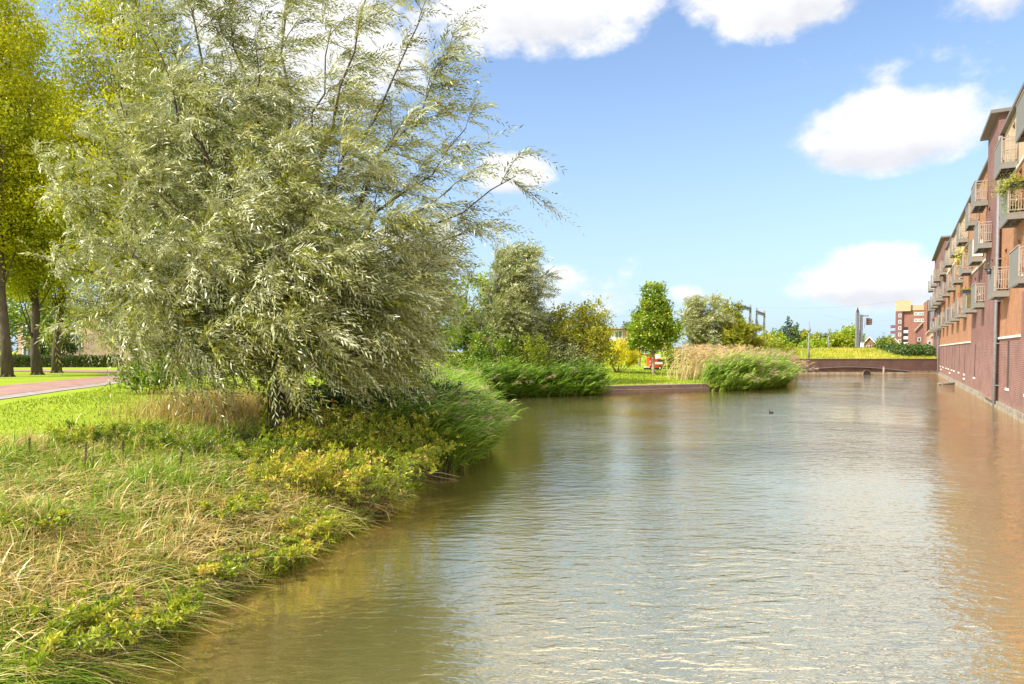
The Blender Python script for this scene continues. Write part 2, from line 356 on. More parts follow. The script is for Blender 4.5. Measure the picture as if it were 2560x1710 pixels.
def axis(parts):
    o = []
    for a, b, s in parts: o += list(np.arange(a, b, s))
    return np.array(o + [parts[-1][1]])
def build_ground():
    xs = axis([(-900, -120, 60), (-120, -40, 8), (-40, -14, 1.0), (-14, 6, .22), (6, 34, .5), (34, 70, 1.5), (70, 130, 10), (130, 900, 70)])
    ys = axis([(-60, 0, 6), (0, 3, .5), (3, 20, .22), (20, 36, .5), (36, 48, .3), (48, 79.1, .7), (79.1, 79.5, .1), (79.6, 96, .8), (96, 130, 3), (130, 1500, 60)])
    X, Y = np.meshgrid(xs, ys); Z = ground_z(X, Y)
    v = np.stack([X, Y, Z], -1).reshape(-1, 3); nx = len(xs); ny = len(ys)
    i = np.arange(nx*(ny-1)).reshape(ny-1, nx)[:, :-1].ravel()
    f = np.stack([i, i+1, i+nx+1, i+nx], 1)
    me = np_mesh('ground', v, f, smooth=True)
    d = shore_d(X, Y).ravel()
    a = me.attributes.new('shore', 'FLOAT', 'POINT'); a.data.foreach_set('value', d.astype(np.float32))
    m, nt, b = new_mat('grassy_earth'); N = nt.nodes; L = nt.links
    tc = N.new('ShaderNodeTexCoord')
    def nz(s, dt=6, r=.6):
        n = N.new('ShaderNodeTexNoise'); n.inputs['Scale'].default_value = s; n.inputs['Detail'].default_value = dt; n.inputs['Roughness'].default_value = r
        L.new(tc.outputs['Object'], n.inputs['Vector']); return n.outputs['Fac']
    r1 = N.new('ShaderNodeValToRGB'); cr = r1.color_ramp; cr.elements[0].position = .3; cr.elements[1].position = .72
    cr.elements[0].color = (.11, .17, .012, 1); cr.elements[1].color = (.36, .38, .04, 1); e = cr.elements.new(.5); e.color = (.22, .30, .016, 1)
    mixn = N.new('ShaderNodeMath'); mixn.operation = 'MULTIPLY_ADD'; L.new(nz(14, 8, .7), mixn.inputs[0]); mixn.inputs[1].default_value = .65
    sc = N.new('ShaderNodeMath'); sc.operation = 'MULTIPLY'; L.new(nz(.6), sc.inputs[0]); sc.inputs[1].default_value = .38; L.new(sc.outputs[0], mixn.inputs[2])
    L.new(mixn.outputs[0], r1.inputs[0])
    r2 = N.new('ShaderNodeValToRGB'); r2.color_ramp.elements[0].color = (.035, .024, .012, 1); r2.color_ramp.elements[1].color = (.13, .088, .045, 1); L.new(nz(7, 8), r2.inputs[0])
    sa = N.new('ShaderNodeAttribute'); sa.attribute_name = 'shore'
    ad = N.new('ShaderNodeMath'); ad.operation = 'MULTIPLY_ADD'; L.new(nz(1.2), ad.inputs[0]); ad.inputs[1].default_value = 1.5; L.new(sa.outputs['Fac'], ad.inputs[2])
    sp = N.new('ShaderNodeSeparateXYZ'); L.new(tc.outputs['Object'], sp.inputs[0])
    # bare soil shows under the rough grass of the near bank, lawn farther off
    mr = N.new('ShaderNodeMapRange'); L.new(ad.outputs[0], mr.inputs[0]); mr.inputs[1].default_value = 4.2; mr.inputs[2].default_value = 6.5
    mr2 = N.new('ShaderNodeMapRange'); L.new(sp.outputs[1], mr2.inputs[0]); mr2.inputs[1].default_value = 36; mr2.inputs[2].default_value = 39
    mr3 = N.new('ShaderNodeMapRange'); L.new(sa.outputs['Fac'], mr3.inputs[0]); mr3.inputs[1].default_value = .05; mr3.inputs[2].default_value = .2
    mu = N.new('ShaderNodeMath'); mu.operation = 'MULTIPLY'; L.new(mr2.outputs[0], mu.inputs[0]); L.new(mr3.outputs[0], mu.inputs[1])
    mxx = N.new('ShaderNodeMath'); mxx.operation = 'MAXIMUM'; L.new(mr.outputs[0], mxx.inputs[0]); L.new(mu.outputs[0], mxx.inputs[1])
    mx = N.new('ShaderNodeMix'); mx.data_type = 'RGBA'; L.new(mxx.outputs[0], mx.inputs[0]); L.new(r2.outputs[0], mx.inputs[6]); L.new(r1.outputs[0], mx.inputs[7])
    L.new(mx.outputs[2], b.inputs['Base Color']); b.inputs['Roughness'].default_value = .95; b.inputs['Specular IOR Level'].default_value = .1
    bp = N.new('ShaderNodeBump'); bp.inputs['Strength'].default_value = .6; bp.inputs['Distance'].default_value = .06; L.new(nz(22, 6), bp.inputs['Height']); L.new(bp.outputs[0], b.inputs['Normal'])
    tag(link_mesh('ground', me, m, None), kind='structure')
build_ground()

def build_water():
    xs = axis([(-12, -6, 1.0), (-6, 8, .5), (8, 60, 2)]); ys = axis([(-40, 0, 4), (0, 50, .8), (50, 79.4, 3)])
    X, Y = np.meshgrid(xs, ys); v = np.stack([X, Y, X*0], -1).reshape(-1, 3); nx = len(xs); ny = len(ys)
    i = np.arange(nx*(ny-1)).reshape(ny-1, nx)[:, :-1].ravel(); f = np.stack([i, i+1, i+nx+1, i+nx], 1)
    me = np_mesh('water', v, f, smooth=True)
    a = me.attributes.new('shore', 'FLOAT', 'POINT'); a.data.foreach_set('value', (-shore_d(X, Y)).ravel().astype(np.float32))
    m, nt, b = new_mat('murky_canal_water'); N = nt.nodes; L = nt.links
    tc = N.new('ShaderNodeTexCoord')
    def nz(s, st, dt=3, r=.5, dist=0.0, rot=0):
        mp = N.new('ShaderNodeMapping'); mp.inputs['Scale'].default_value = st; mp.inputs['Rotation'].default_value = (0, 0, rot); L.new(tc.outputs['Object'], mp.inputs[0])
        n = N.new('ShaderNodeTexNoise'); n.inputs['Scale'].default_value = s; n.inputs['Detail'].default_value = dt; n.inputs['Roughness'].default_value = r; n.inputs['Distortion'].default_value = dist
        L.new(mp.outputs[0], n.inputs['Vector']); return n.outputs['Fac']
    def M(op, a, b=None):
        n = N.new('ShaderNodeMath'); n.operation = op
        for k, v in enumerate((a, b)):
            if v is None: continue
            if isinstance(v, (int, float)): n.inputs[k].default_value = v
            else: L.new(v, n.inputs[k])
        return n.outputs[0]
    sa = N.new('ShaderNodeAttribute'); sa.attribute_name = 'shore'
    h = M('ADD', M('MULTIPLY', nz(4.2, (.5, 1.3, 1), 3, .55, .3, R(8)), .048), M('MULTIPLY', nz(9, (.55, 1.2, 1), 3, .6, .4, R(-12)), .020))
    h = M('ADD', h, M('MULTIPLY', nz(.8, (.7, 1.2, 1), 2, .5), .05))
    mask = N.new('ShaderNodeMapRange'); L.new(nz(.16, (1, .8, 1), 3), mask.inputs[0]); mask.inputs[1].default_value = .35; mask.inputs[2].default_value = .62; mask.inputs[3].default_value = .3; mask.inputs[4].default_value = 1.0
    cal = N.new('ShaderNodeMapRange'); L.new(sa.outputs['Fac'], cal.inputs[0]); cal.inputs[1].default_value = .2; cal.inputs[2].default_value = 5; cal.inputs[3].default_value = .28; cal.inputs[4].default_value = 1
    h = M('MULTIPLY', h, M('MULTIPLY', mask.outputs[0], cal.outputs[0]))
    bp = N.new('ShaderNodeBump'); bp.inputs['Strength'].default_value = 1.0; bp.inputs['Distance'].default_value = WAVE; L.new(h, bp.inputs['Height']); 
    sh = N.new('ShaderNodeMapRange'); L.new(M('ADD', sa.outputs['Fac'], M('MULTIPLY', nz(.9, (1, 1, 1), 5), .9)), sh.inputs[0]); sh.inputs[1].default_value = .25; sh.inputs[2].default_value = 2.3
    mx = N.new('ShaderNodeMix'); mx.data_type = 'RGBA'; L.new(sh.outputs[0], mx.inputs[0]); mx.inputs[6].default_value = (.17, .108, .036, 1); mx.inputs[7].default_value = (.105, .104, .032, 1)
    sh2 = N.new('ShaderNodeMapRange'); L.new(M('ADD', sa.outputs['Fac'], M('MULTIPLY', nz(.25, (1, 1, 1), 3), 4.0)), sh2.inputs[0]); sh2.inputs[1].default_value = 3.5; sh2.inputs[2].default_value = 8.5
    mx2 = N.new('ShaderNodeMix'); mx2.data_type = 'RGBA'; L.new(sh2.outputs[0], mx2.inputs[0]); L.new(mx.outputs[2], mx2.inputs[6]); mx2.inputs[7].default_value = (.21, .185, .095, 1)
    df = N.new('ShaderNodeBsdfDiffuse'); L.new(mx2.outputs[2], df.inputs[0]); gl = N.new('ShaderNodeBsdfGlossy'); gl.inputs['Roughness'].default_value = .025; gl.inputs[0].default_value = (1, .86, .67, 1)
    fr = N.new('ShaderNodeFresnel'); fr.inputs[0].default_value = 1.33; L.new(bp.outputs[0], gl.inputs['Normal']); L.new(bp.outputs[0], fr.inputs['Normal'])
    ms = N.new('ShaderNodeMixShader'); L.new(M('POWER', fr.outputs[0], .24), ms.inputs[0]); L.new(df.outputs[0], ms.inputs[1]); L.new(gl.outputs[0], ms.inputs[2])
    N.remove(b); L.new(ms.outputs[0], nt.nodes['Material Output'].inputs[0])
    tag(link_mesh('water', me, m, None), kind='structure')
WAVE = 0.8
build_water()

def ribbon(name, pts, wl, wr, mat, lift=.02, step=.8):
    P = np.array(pts, float); s = np.r_[0, np.cumsum(np.hypot(*np.diff(P, axis=0).T))]; t = np.arange(0, s[-1], step)
    # smooth with Catmull-like resampling
    x = np.interp(t, s, P[:, 0]); y = np.interp(t, s, P[:, 1]); k = np.ones(9)/9
    x = np.convolve(np.pad(x, 4, 'edge'), k, 'valid'); y = np.convolve(np.pad(y, 4, 'edge'), k, 'valid')
    tx = np.gradient(x); ty = np.gradient(y); l = np.hypot(tx, ty); nx, ny = -ty/l, tx/l
    K = 7; vs = []
    for a in np.linspace(-wr, wl, K):
        X = x + nx*a; Y = y + ny*a; vs.append(np.stack([X, Y, ground_z(X, Y) + lift], 1))
    v = np.stack(vs, 1).reshape(-1, 3); i = (np.arange(len(x)-1)[:, None]*K + np.arange(K-1)).ravel()
    f = np.stack([i, i+1, i+K+1, i+K], 1)
    return tag(link_mesh(name, np_mesh(name, v, f), mat, None), kind='structure')
PATH = [(-14.6, 8), (-17.2, 18), (-19.6, 28), (-21.3, 36), (-21.8, 44), (-20.5, 54), (-17, 66), (-12, 78)]
ribbon('cycle_path', PATH, 1.0, 2.0, MT['redasphalt'], .024)
ribbon('footpath', PATH, -2.0, 2.75, MT['paving'], .018)
ribbon('side_path', [(-21.5, 44.5), (-26, 46.3), (-33, 48.5), (-45, 51), (-70, 54)], 2.2, 2.2, MT['redasphalt'], .032)
ribbon('far_path', [(-2, 63), (6, 61), (12, 61.5), (22, 64)], .6, .6, MT['paving'], .02)

# ------------------------------------------------------------------ tree tools
def trunk_path(b, t, bow=(0, 0, 0), n=8, wob=.05):
    b = np.array(b, float); t = np.array(t, float); bow = np.array(bow, float); out = []
    for i in range(n+1):
        k = i/n; out.append(b + (t-b)*k + bow*math.sin(math.pi*k) + (rng.normal(size=3)*wob*(k*(1-k)*4) if wob else 0))
    return out
def strand_tree(name, base, fork, targets, label, cat='tree', leafm='willow', barkm='bark', subs=14, twigs=13, nleaf=16, sub_len=1.5, twig_len=.62,
                leaf=(.11, .022), wind=(.55, .0, -.1), r0=.16, tmean=.5, bow=.5, stems=True, tpow=.8, group=None, sagk=1.0, dens=None, limb_k=.34):
    root = empty(name, base, 0, label, cat, group); base = np.array(base, float); wind = np.array(wind)
    mb = MB(); fk = base + np.array(fork)
    mb.tube(trunk_path(base - (0, 0, .25) - base, fk - base, wob=.03, n=5), np.linspace(r0*1.5, r0, 6), 9)
    so, sdv, sl, st = [], [], [], []
    for ti, tg in enumerate(targets):
        tg = np.array(tg, float); L = np.linalg.norm(tg - fk); st0 = fk + (0, 0, rng.uniform(-.5, .25)*min(1, np.linalg.norm(np.array(fork))*.4))
        path = trunk_path(st0, tg, (0, 0, bow*L*.12), 9, .035*L**.7)
        rr = [r0*limb_k*(1-i/9)**1.3 + .004*L**.5 for i in range(10)]
        mb.tube([p - base for p in path], rr, 5, cap=False)
        path = np.array(path); k = subs if dens is None else max(3, int(subs*dens[ti]))
        ts = .16 + .84*rng.random(k)**tpow
        idx = ts*9; i0 = np.minimum(idx.astype(int), 8); fr = (idx - i0)[:, None]
        o = path[i0]*(1-fr) + path[i0+1]*fr; dl = nrm(path[i0+1] - path[i0])
        d = nrm(dl*.65 + rvec(k)*.8 + wind*.35 + np.array([0, 0, .12]))
        so.append(o); sdv.append(d); sl.append(sub_len*rng.uniform(.5, 1.15, k)*(1 - .45*ts)); st.append(ts)
    so = np.concatenate(so); sdv = np.concatenate(sdv); sl = np.concatenate(sl)
    def curve(o, d, l, s, sag): return o + d*(l*s)[:, None] + (wind*.35 + np.array([0, 0, -sag]))*(l*s*s)[:, None]
    n = len(so)
    pts = [curve(so, sdv, sl, np.full(n, s), .18*sagk) for s in (0, .33, .66, 1)]
    for i in range(n):
        mb.tube([p[i] - base for p in pts], [.014*sl[i], .010*sl[i], .006*sl[i], .003*sl[i]], 3, cap=False)
    # twigs
    rep = np.repeat(np.arange(n), twigs); s = .1 + .9*rng.random(len(rep)); to = curve(so[rep], sdv[rep], sl[rep], s, .18*sagk)
    td = nrm(sdv[rep]*.55 + rvec(len(rep))*.62 + wind*.8 + np.array([0, 0, -.12*sagk])); tl = twig_len*rng.uniform(.5, 1.25, len(rep))
    clump = rng.normal(0, .17, n)[rep] + rng.normal(0, .10, len(rep)) + tmean
    r2 = np.repeat(np.arange(len(rep)), nleaf); q = np.tile((np.arange(nleaf)+.6)/nleaf, len(rep)) + rng.uniform(-.03, .03, len(r2))
    lp = curve(to[r2], td[r2], tl[r2], q, .42*sagk)
    tang = nrm(td[r2] + (wind*.7 + np.array([0, 0, -.84*sagk]))*q[:, None])
    ref = rvec(len(rep))[r2]; sidev = nrm(np.cross(tang, ref))*np.where(np.arange(len(r2)) % 2 == 0, 1, -1)[:, None]
    ld = nrm(tang*.8 + sidev*.55 + rvec(len(r2))*.22 + wind*.12 + np.array([0, 0, -.12*sagk]))
    nm = nrm(ref + rvec(len(r2))*.5)
    ll = leaf[0]*rng.uniform(.6, 1.2, len(r2)); lw = leaf[1]*rng.uniform(.75, 1.25, len(r2))
    tint = np.clip(clump[r2] + rng.normal(0, .10, len(r2)), 0, .96); tint = np.where(rng.random(len(r2)) < .004, 1.0, tint)
    mb.build('trunk', MT[barkm], root)
    leaves('crown', lp - base, ld, nm, ll, lw, tint, MT[leafm], root)
    return root

def clump_tree(name, base, trunk_h, ells, label, nclump=120, per=90, rc=.55, leaf=(.2, .13), leafm='broad', barkm='bark', r0=.2, cat='tree', group=None, tmean=.5,
               nbranch=22, lean=(0, 0), shoots=0, wind=(.25, 0, 0), shell=.55, stems=1):
    """ells: list of (dx, dy, z, rx, ry, rz) crown volumes relative to the base"""
    root = empty(name, base, 0, label, cat, group); E = np.array(ells, float); vol = E[:, 3]*E[:, 4]*E[:, 5]; pr = vol**.8/np.sum(vol**.8)
    ei = rng.choice(len(E), nclump, p=pr); d = rvec(nclump); rad = shell + (1-shell)*rng.random(nclump)**.6
    rad *= 1 + .16*fnoise(d[:, 0]*3 + d[:, 2]*2, d[:, 1]*3 - d[:, 2], 1.5, len(label))
    c = E[ei, :3] + d*rad[:, None]*E[ei, 3:]
    mb = MB(); top = max(e[2] + e[5]*.6 for e in ells); tip = np.array([E[0, 0] + lean[0], E[0, 1] + lean[1], top])
    if stems == 1:
        tp = trunk_path((0, 0, -.25), tip, wob=.04*top**.5, n=9); mb.tube(tp, [r0*(1.35 if i == 0 else 1)*(1-i/9)**.7 + .015 for i in range(10)], 9)
        for i in range(7):    # root flare
            a = i*6.28/7 + .3; mb.tube([(0, 0, r0*2.2), (math.cos(a)*r0*.9, math.sin(a)*r0*.9, r0*.6), (math.cos(a)*r0*2.0, math.sin(a)*r0*2.0, -.12)], [r0*.5, r0*.4, r0*.15], 5, cap=False)
        tp = np.array(tp)
        for j in rng.choice(nclump, min(nbranch, nclump), replace=False):
            cz = c[j]; k = np.clip((cz[2]*.72 - .1)/top, trunk_h/top, .92); i = int(k*9); s = tp[min(i, 9)]
            mb.tube(trunk_path(s, cz, (0, 0, .1), 4, .05), [r0*.32*(1-k*.6), r0*.22, r0*.14, r0*.09, .012], 5, cap=False)
    else:
        for i in range(stems):
            cz = c[rng.integers(nclump)]; a = rng.uniform(0, 6.28)
            mb.tube(trunk_path((math.cos(a)*r0*1.5, math.sin(a)*r0*1.5, -.2), cz, (cz[0]*.12, cz[1]*.12, -.1), 6, .05), np.linspace(r0, .012, 7), 5, cap=False)
    ct = rng.normal(tmean, .21, nclump)
    rep = np.repeat(np.arange(nclump), per); n = len(rep); off = rng.normal(size=(n, 3))*rc*.52; off[:, 2] *= .75
    p = c[rep] + off; ld = nrm(rvec(n) + np.array(wind)*1.4 + np.array([0, 0, -.15])); t = ct[rep] + rng.normal(0, .08, n)
    L = leaf[0]*rng.uniform(.6, 1.25, n); Wd = leaf[1]*rng.uniform(.7, 1.2, n)
    if shoots:
        sb = c[rng.choice(nclump, shoots)]; sd_ = nrm(rvec(shoots)*.4 + sb*np.array([.12, .12, .0]) + np.array(wind) + np.array([0, 0, .9])); sl = rng.uniform(.6, 1.6, shoots)*rc*1.5
        q = rng.random((shoots, 26)); pp = sb[:, None] + sd_[:, None]*(sl[:, None]*q)[..., None] + np.array(wind)*.4*(q*q)[..., None]*sl[:, None, None] + rng.normal(size=(shoots, 26, 3))*.06*rc
        k = shoots*26; p = np.concatenate([p, pp.reshape(-1, 3)]); ld = np.concatenate([ld, nrm(np.repeat(sd_, 26, 0)*.7 + rvec(k)*.8)])
        t = np.concatenate([t, rng.normal(tmean + .12, .15, k)]); L = np.concatenate([L, leaf[0]*rng.uniform(.5, 1.1, k)]); Wd = np.concatenate([Wd, leaf[1]*rng.uniform(.5, 1.1, k)])
    ok = p[:, 2] > .05; p, ld, t, L, Wd = p[ok], ld[ok], t[ok], L[ok], Wd[ok]
    mb.build('trunk' if stems == 1 else 'stems', MT[barkm], root)
    leaves('crown', p, ld, rvec(len(p)), L, Wd, np.clip(t, 0, 1), MT[leafm], root, wide=.5)
    return root

# trees of the middle distance
def T(px, Y): 
    x = (px - 1280)/F*Y; return np.array([x, Y, gz(x, Y)])
# ------------------------------------------------------------------ apartment building along the right bank
def apartment():
    rz = math.atan2(1, .565); root = empty('apartment_building', (4.9, 0, 0), rz, 'long brick apartment building with grey balconies standing in the water on the right', 'building')
    k = 1.14861
    def S(Y): return Y*k                           # position along the wall from a depth
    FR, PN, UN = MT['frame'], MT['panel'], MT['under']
    opens = []                                     # (s0, s1, z0, z1, kind)
    bal = [(1, Y) for Y in (21.4, 26.7, 33.1, 37.4, 42.7, 47.6, 52.2, 57.6, 62.3, 66.6, 71)] + [(2, Y) for Y in (18.6, 23.8, 30.3, 34.9, 39.9, 45.6, 51.2, 56.6, 61.5, 66.8, 71.5)] + \
          [(3, Y) for Y in (20.7, 25.6, 32.0, 37.0, 42.7, 48.2, 54, 60.4, 66, 71.4)]
    ZF = {1: 5.3, 2: 8.05, 3: 10.55}; KY = 1.129; bal = [(r, Y*KY) for r, Y in bal]
    extra = [(1, 86), (2, 86.5), (3, 87)]
    for r, Y in bal + extra:
        s = S(Y); z = ZF[r]
        opens.append((s + .75, s + 1.65, z + .02, z + 2.0, 'door'))
        opens.append((s + 2.75, s + 3.1, z + .35, z + 1.95, 'slot')); opens.append((s + 3.75, s + 4.45, z + .75, z + 1.9, 'window'))
    slits = []
    for px in (2520, 2467, 2437, 2411.5, 2397.6, 2386, 2380, 2372, 2366, 2358, 2352):
        slits.append(S(4.9/((px-1280)/F - .565)))
    slits += [S(27.0) - 1.9, S(27.0) - 4.0]
    used = []
    def panel(name, mat, s0, s1, z0, z1, y, depth=.22, thick=.6, ends=(True, True)):
        """wall face at y with real openings cut through it"""
        ops = [o for o in opens if o[0] > s0 + .12 and o[1] < s1 - .12 and o[2] > z0 + .02 and o[3] < z1 - .1]
        ops += [(c - .36, c + .36, max(z0 + .75, .95), z1 - .12, 'slit') for c in slits if name == 'plinth_wall' and s0 + .2 < c < s1 - .2]
        xs = sorted({s0, s1} | {o[0] for o in ops} | {o[1] for o in ops}); zs = sorted({z0, z1} | {o[2] for o in ops} | {o[3] for o in ops}); mb = MB()
        for a, b in zip(xs[:-1], xs[1:]):
            for c, d in zip(zs[:-1], zs[1:]):
                mx, mz = (a+b)/2, (c+d)/2
                if any(o[0] < mx < o[1] and o[2] < mz < o[3] for o in ops): continue
                mb.quad((b, y, c), (a, y, c), (a, y, d), (b, y, d))
        for (a, b, c, d, kd) in ops:
            dp = .12 if kd == 'slit' else depth; y2 = y - dp
            mb.quad((a, y, c), (a, y2, c), (a, y2, d), (a, y, d)); mb.quad((b, y2, c), (b, y, c), (b, y, d), (b, y2, d))
            mb.quad((a, y, d), (a, y2, d), (b, y2, d), (b, y, d)); mb.quad((a, y2, c), (a, y, c), (b, y, c), (b, y2, c))
            if kd == 'slit': mb.quad((b, y2, c), (a, y2, c), (a, y2, d), (b, y2, d))
        if ends[0]: mb.quad((s0, y, z0), (s0, y - thick, z0), (s0, y - thick, z1), (s0, y, z1))
        if ends[1]: mb.quad((s1, y - thick, z0), (s1, y, z0), (s1, y, z1), (s1, y - thick, z1))
        mb.quad((s0, y, z1), (s0, y - thick, z1), (s1, y - thick, z1), (s1, y, z1)); mb.quad((s0, y - thick, z0), (s0, y, z0), (s1, y, z0), (s1, y - thick, z0))
        mb.build(name, mat, root)
        for o in ops:
            if o in used: continue
            used.append(o); (a, b, c, d, kd) = o
            if kd == 'slit':
                m = MB(); m.box(a - .06, b + .06, y - .1, y + .05, c - .1, c); so = m.build('slit_window', MT['coping'], root); m = MB(); m.box(a, b, y - .115, y - .02, c + .003, d - .003); m.build('dark_infill', MT['slitdark'], so); continue
            y2 = y - .14; f = MB(); t = .07
            f.box(a, b, y2 - .05, y2, c, c + t); f.box(a, b, y2 - .05, y2, d - t, d); f.box(a, a + t, y2 - .05, y2, c + t, d - t); f.box(b - t, b, y2 - .05, y2, c + t, d - t)
            if kd == 'door': f.box(a + t, b - t, y2 - .04, y2 - .01, c + .75, c + .80)
            fo = f.build('balcony_door' if kd == 'door' else 'window', FR, root); p = MB(); p.box(a + t*.7, b - t*.7, y2 - .04, y2 - .025, c + t*.7, d - t*.7); p.build('pane', MT['glass'], fo)
            if kd != 'door': sl = MB(); sl.box(a - .05, b + .05, y - .13, y + .05, c - .06, c - .003); sl.build('sill', MT['coping'], fo)
    def bar(name, mat, s0, s1, y0, y1, z0, z1): m = MB(); m.box(s0, s1, y0, y1, z0, z1); return m.build(name, mat, root)
    e = S(14); A, B1, B2, C1, C2, D1, D2, E = S(26.9), S(32.5), S(36.2), S(45), S(69), S(69), S(77), S(91)
    # concrete footing and dark plinth
    panel('plinth_wall', MT['plinth'], e, B1, .28, 3.22, 0); panel('plinth_wall', MT['plinth'], C1, D2, .28, 3.22, 0)
    f = MB(); f.box(e, E, -.7, .16, -1.0, .12); f.box(e, E, -.7, .10, .12, .28); f.build('concrete_footing', MT['concrete'], root)
    # near orange bay
    panel('dark_wall', MT['dark'], e, A, 3.22, 5.0, .0, ends=(True, False)); panel('orange_wall', MT['orange'], A, B1, 3.31, 5.0, 0)
    panel('orange_wall', MT['orange'], e, B1, 5.0, 10.2, 0); panel('tan_wall', MT['tan'], e, B1, 10.3, 12.9, -.02)
    bar('coping', MT['coping'], A, B1 - .02, -.2, .07, 3.22, 3.31); bar('coping', MT['coping'], e, B1 - .02, -.2, .06, 10.2, 10.3); bar('roof_edge', MT['eave'], e, B1 - .02, -1.0, .16, 12.9, 13.05)
    # first dark tower with its wider stepped foot
    panel('dark_wall', MT['plinth'], B1, B2, .28, 3.25, .22); panel('dark_tower_wall', MT['dark'], B1, B2, 3.25, 13.9, .22)
    panel('plinth_wall', MT['plinth'], B2, C1, .28, 3.22, .0, ends=(False, False)); panel('dark_wall', MT['dark'], B2, C1, 3.22, 7.7, .0, ends=(False, False)); bar('coping', MT['coping'], B2, C1 + .1, -.2, .06, 7.7, 7.79)
    panel('orange_wall', MT['orange'], B2, C1, 7.79, 12.9, 0, ends=(False, False)); bar('eave', MT['eave'], B1 - .25, B2 + .45, -.9, .55, 13.9, 14.06)
    tb = MB(); tb.box(B1, B2, -3.5, -.4, 11.0, 13.88); tb.build('tower_core', MT['dark'], root)
    # long middle orange bay
    panel('orange_wall', MT['orange'], C1, D2, 3.31, 5.0, 0, ends=(False, False)); bar('coping', MT['coping'], C1 + .05, D2 - .05, -.2, .07, 3.22, 3.31)
    panel('orange_wall', MT['orange'], C1, C2, 5.0, 10.2, 0, ends=(False, False)); panel('orange_wall', MT['orange'], C2, D2, 5.0, 7.7, 0, ends=(False, False))
    panel('tan_wall', MT['tan'], S(48), C2, 10.3, 12.9, -.02); panel('orange_wall', MT['orange'], C1, S(48), 10.2, 12.9, 0, ends=(False, False)); bar('coping', MT['coping'], S(48), C2, -.2, .06, 10.2, 10.3)
    bar('roof_edge', MT['eave'], B2 + .5, D1 - .05, -1.0, .16, 12.9, 13.05)
    # far dark tower
    panel('dark_tower_wall', MT['dark'], D1, S(86.5), 7.7, 14.1, .22); panel('dark_wall', MT['plinth'], D2, E, .28, 7.7, .02); panel('dark_wall', MT['dark'], S(86.5), E, 7.7, 11.0, .0)
    bar('eave', MT['eave'], D1 - .3, S(86.5) + .3, -.9, .55, 14.1, 14.26)
    # body behind the facade and flat roof
    b = MB(); b.box(e, E, -11, -.62, -.9, 12.7); b.build('building_core', MT['dark'], root)
    # dark pipe-shaped strips added beside each tower, standing for corner shade
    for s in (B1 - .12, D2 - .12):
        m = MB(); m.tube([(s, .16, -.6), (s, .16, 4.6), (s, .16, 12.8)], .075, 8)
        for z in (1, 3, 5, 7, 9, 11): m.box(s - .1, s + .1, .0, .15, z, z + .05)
        m.build('pipe_or_shade_strip', MT['mast'], root)
    # vents near the water
    for px in (2467, 2411, 2375, 2353):
        s = S(4.9/((px + 1 - 1280)/F - .565)); m = MB(); m.box(s - .16, s + .16, -.02, .09, .62, .74); m.build('vent_box', MT['coping'], root)
    # balconies: shared meshes, one set per variant
    w, dep = 2.3, .58
    fl = MB(); fl.box(0, w, 0, dep, -.06, .0); fl.box(0, .06, 0, dep, -.26, -.063); fl.box(w - .06, w, 0, dep, -.26, -.063); fl.box(.06, w - .06, dep - .05, dep, -.26, -.063)
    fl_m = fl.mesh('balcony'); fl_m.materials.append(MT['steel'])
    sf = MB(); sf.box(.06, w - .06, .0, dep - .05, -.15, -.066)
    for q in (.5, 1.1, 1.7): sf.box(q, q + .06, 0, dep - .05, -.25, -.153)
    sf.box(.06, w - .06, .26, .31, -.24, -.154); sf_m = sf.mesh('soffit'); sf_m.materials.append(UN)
    fp = MB()
    for q in range(4): fp.box(.03 + q*(w - .06)/4 + .012, .03 + (q+1)*(w - .06)/4 - .012, dep - .035, dep - .01, -.30, 1.02)
    fp.box(0, w, dep - .06, dep - .036, .92, .97); fp.box(0, w, dep - .06, dep - .036, .12, .17); fp_m = fp.mesh('front_panel'); fp_m.materials.append(PN)
    def rail(x):
        m = MB(); m.box(x, x + .04, .02, dep - .06, 1.0, 1.04); m.box(x, x + .04, .02, dep - .06, .88, .91); m.box(x, x + .04, .02, dep - .06, .48, .51); m.box(x, x + .04, .02, dep - .06, .08, .11)
        for q in range(6): y = .05 + q*(dep - .14)/5; m.box(x + .008, x + .032, y - .012, y + .012, .11, .88)
        m.box(x - .005, x + .045, dep - .06, dep - .01, .0, 1.06); me = m.mesh('side_railing'); me.materials.append(MT['railing']); return me
    r1, r2 = rail(.01), rail(w - .05)
    hr = MB(); hr.box(-.01, w + .01, dep - .05, dep + .01, 1.055, 1.095); hr_m = hr.mesh('handrail'); hr_m.materials.append(MT['railing'])
    scr = MB(); scr.box(-.02, .005, .05, dep - .05, .05, .98); scr_m = scr.mesh('privacy_screen'); scr_m.materials.append(MT['slate'])
    wscr = MB(); wscr.box(-.02, .005, .05, dep - .05, .05, .98)
    wscr_m = wscr.mesh('privacy_screen'); wscr_m.materials.append(MT['coping'])
    bscr = MB(); bscr.box(-.022, .004, .05, dep - .05, .02, .86); bscr_m = bscr.mesh('privacy_screen'); bscr_m.materials.append(MT['hedgecloth'])
    for r, Y in bal + extra:
        s = S(Y) - .5; yb = .23 if (B1 - 1 < s < B2 or (s > D1 - 1 and r > 1)) else .012
        bo = bpy.data.objects.new('balcony', fl_m); col.objects.link(bo); bo.parent = root; bo.location = (s, yb, ZF[r])
        for nm, me in (('soffit', sf_m), ('front_panel', fp_m), ('side_railing', r1), ('side_railing', r2), ('handrail', hr_m)):
            c = bpy.data.objects.new(nm, me); col.objects.link(c); c.parent = bo
        for (rr, yy, me) in ((1, 52.2, scr_m), (2, 34.9, wscr_m), (1, 37.4, bscr_m), (1, 62.3, bscr_m)):
            if rr == r and abs(yy*KY - Y) < .1: c = bpy.data.objects.new('privacy_screen', me); col.objects.link(c); c.parent = bo
    # planters on the balconies, each a thing of its own
    cr, sr = math.cos(rz), math.sin(rz)
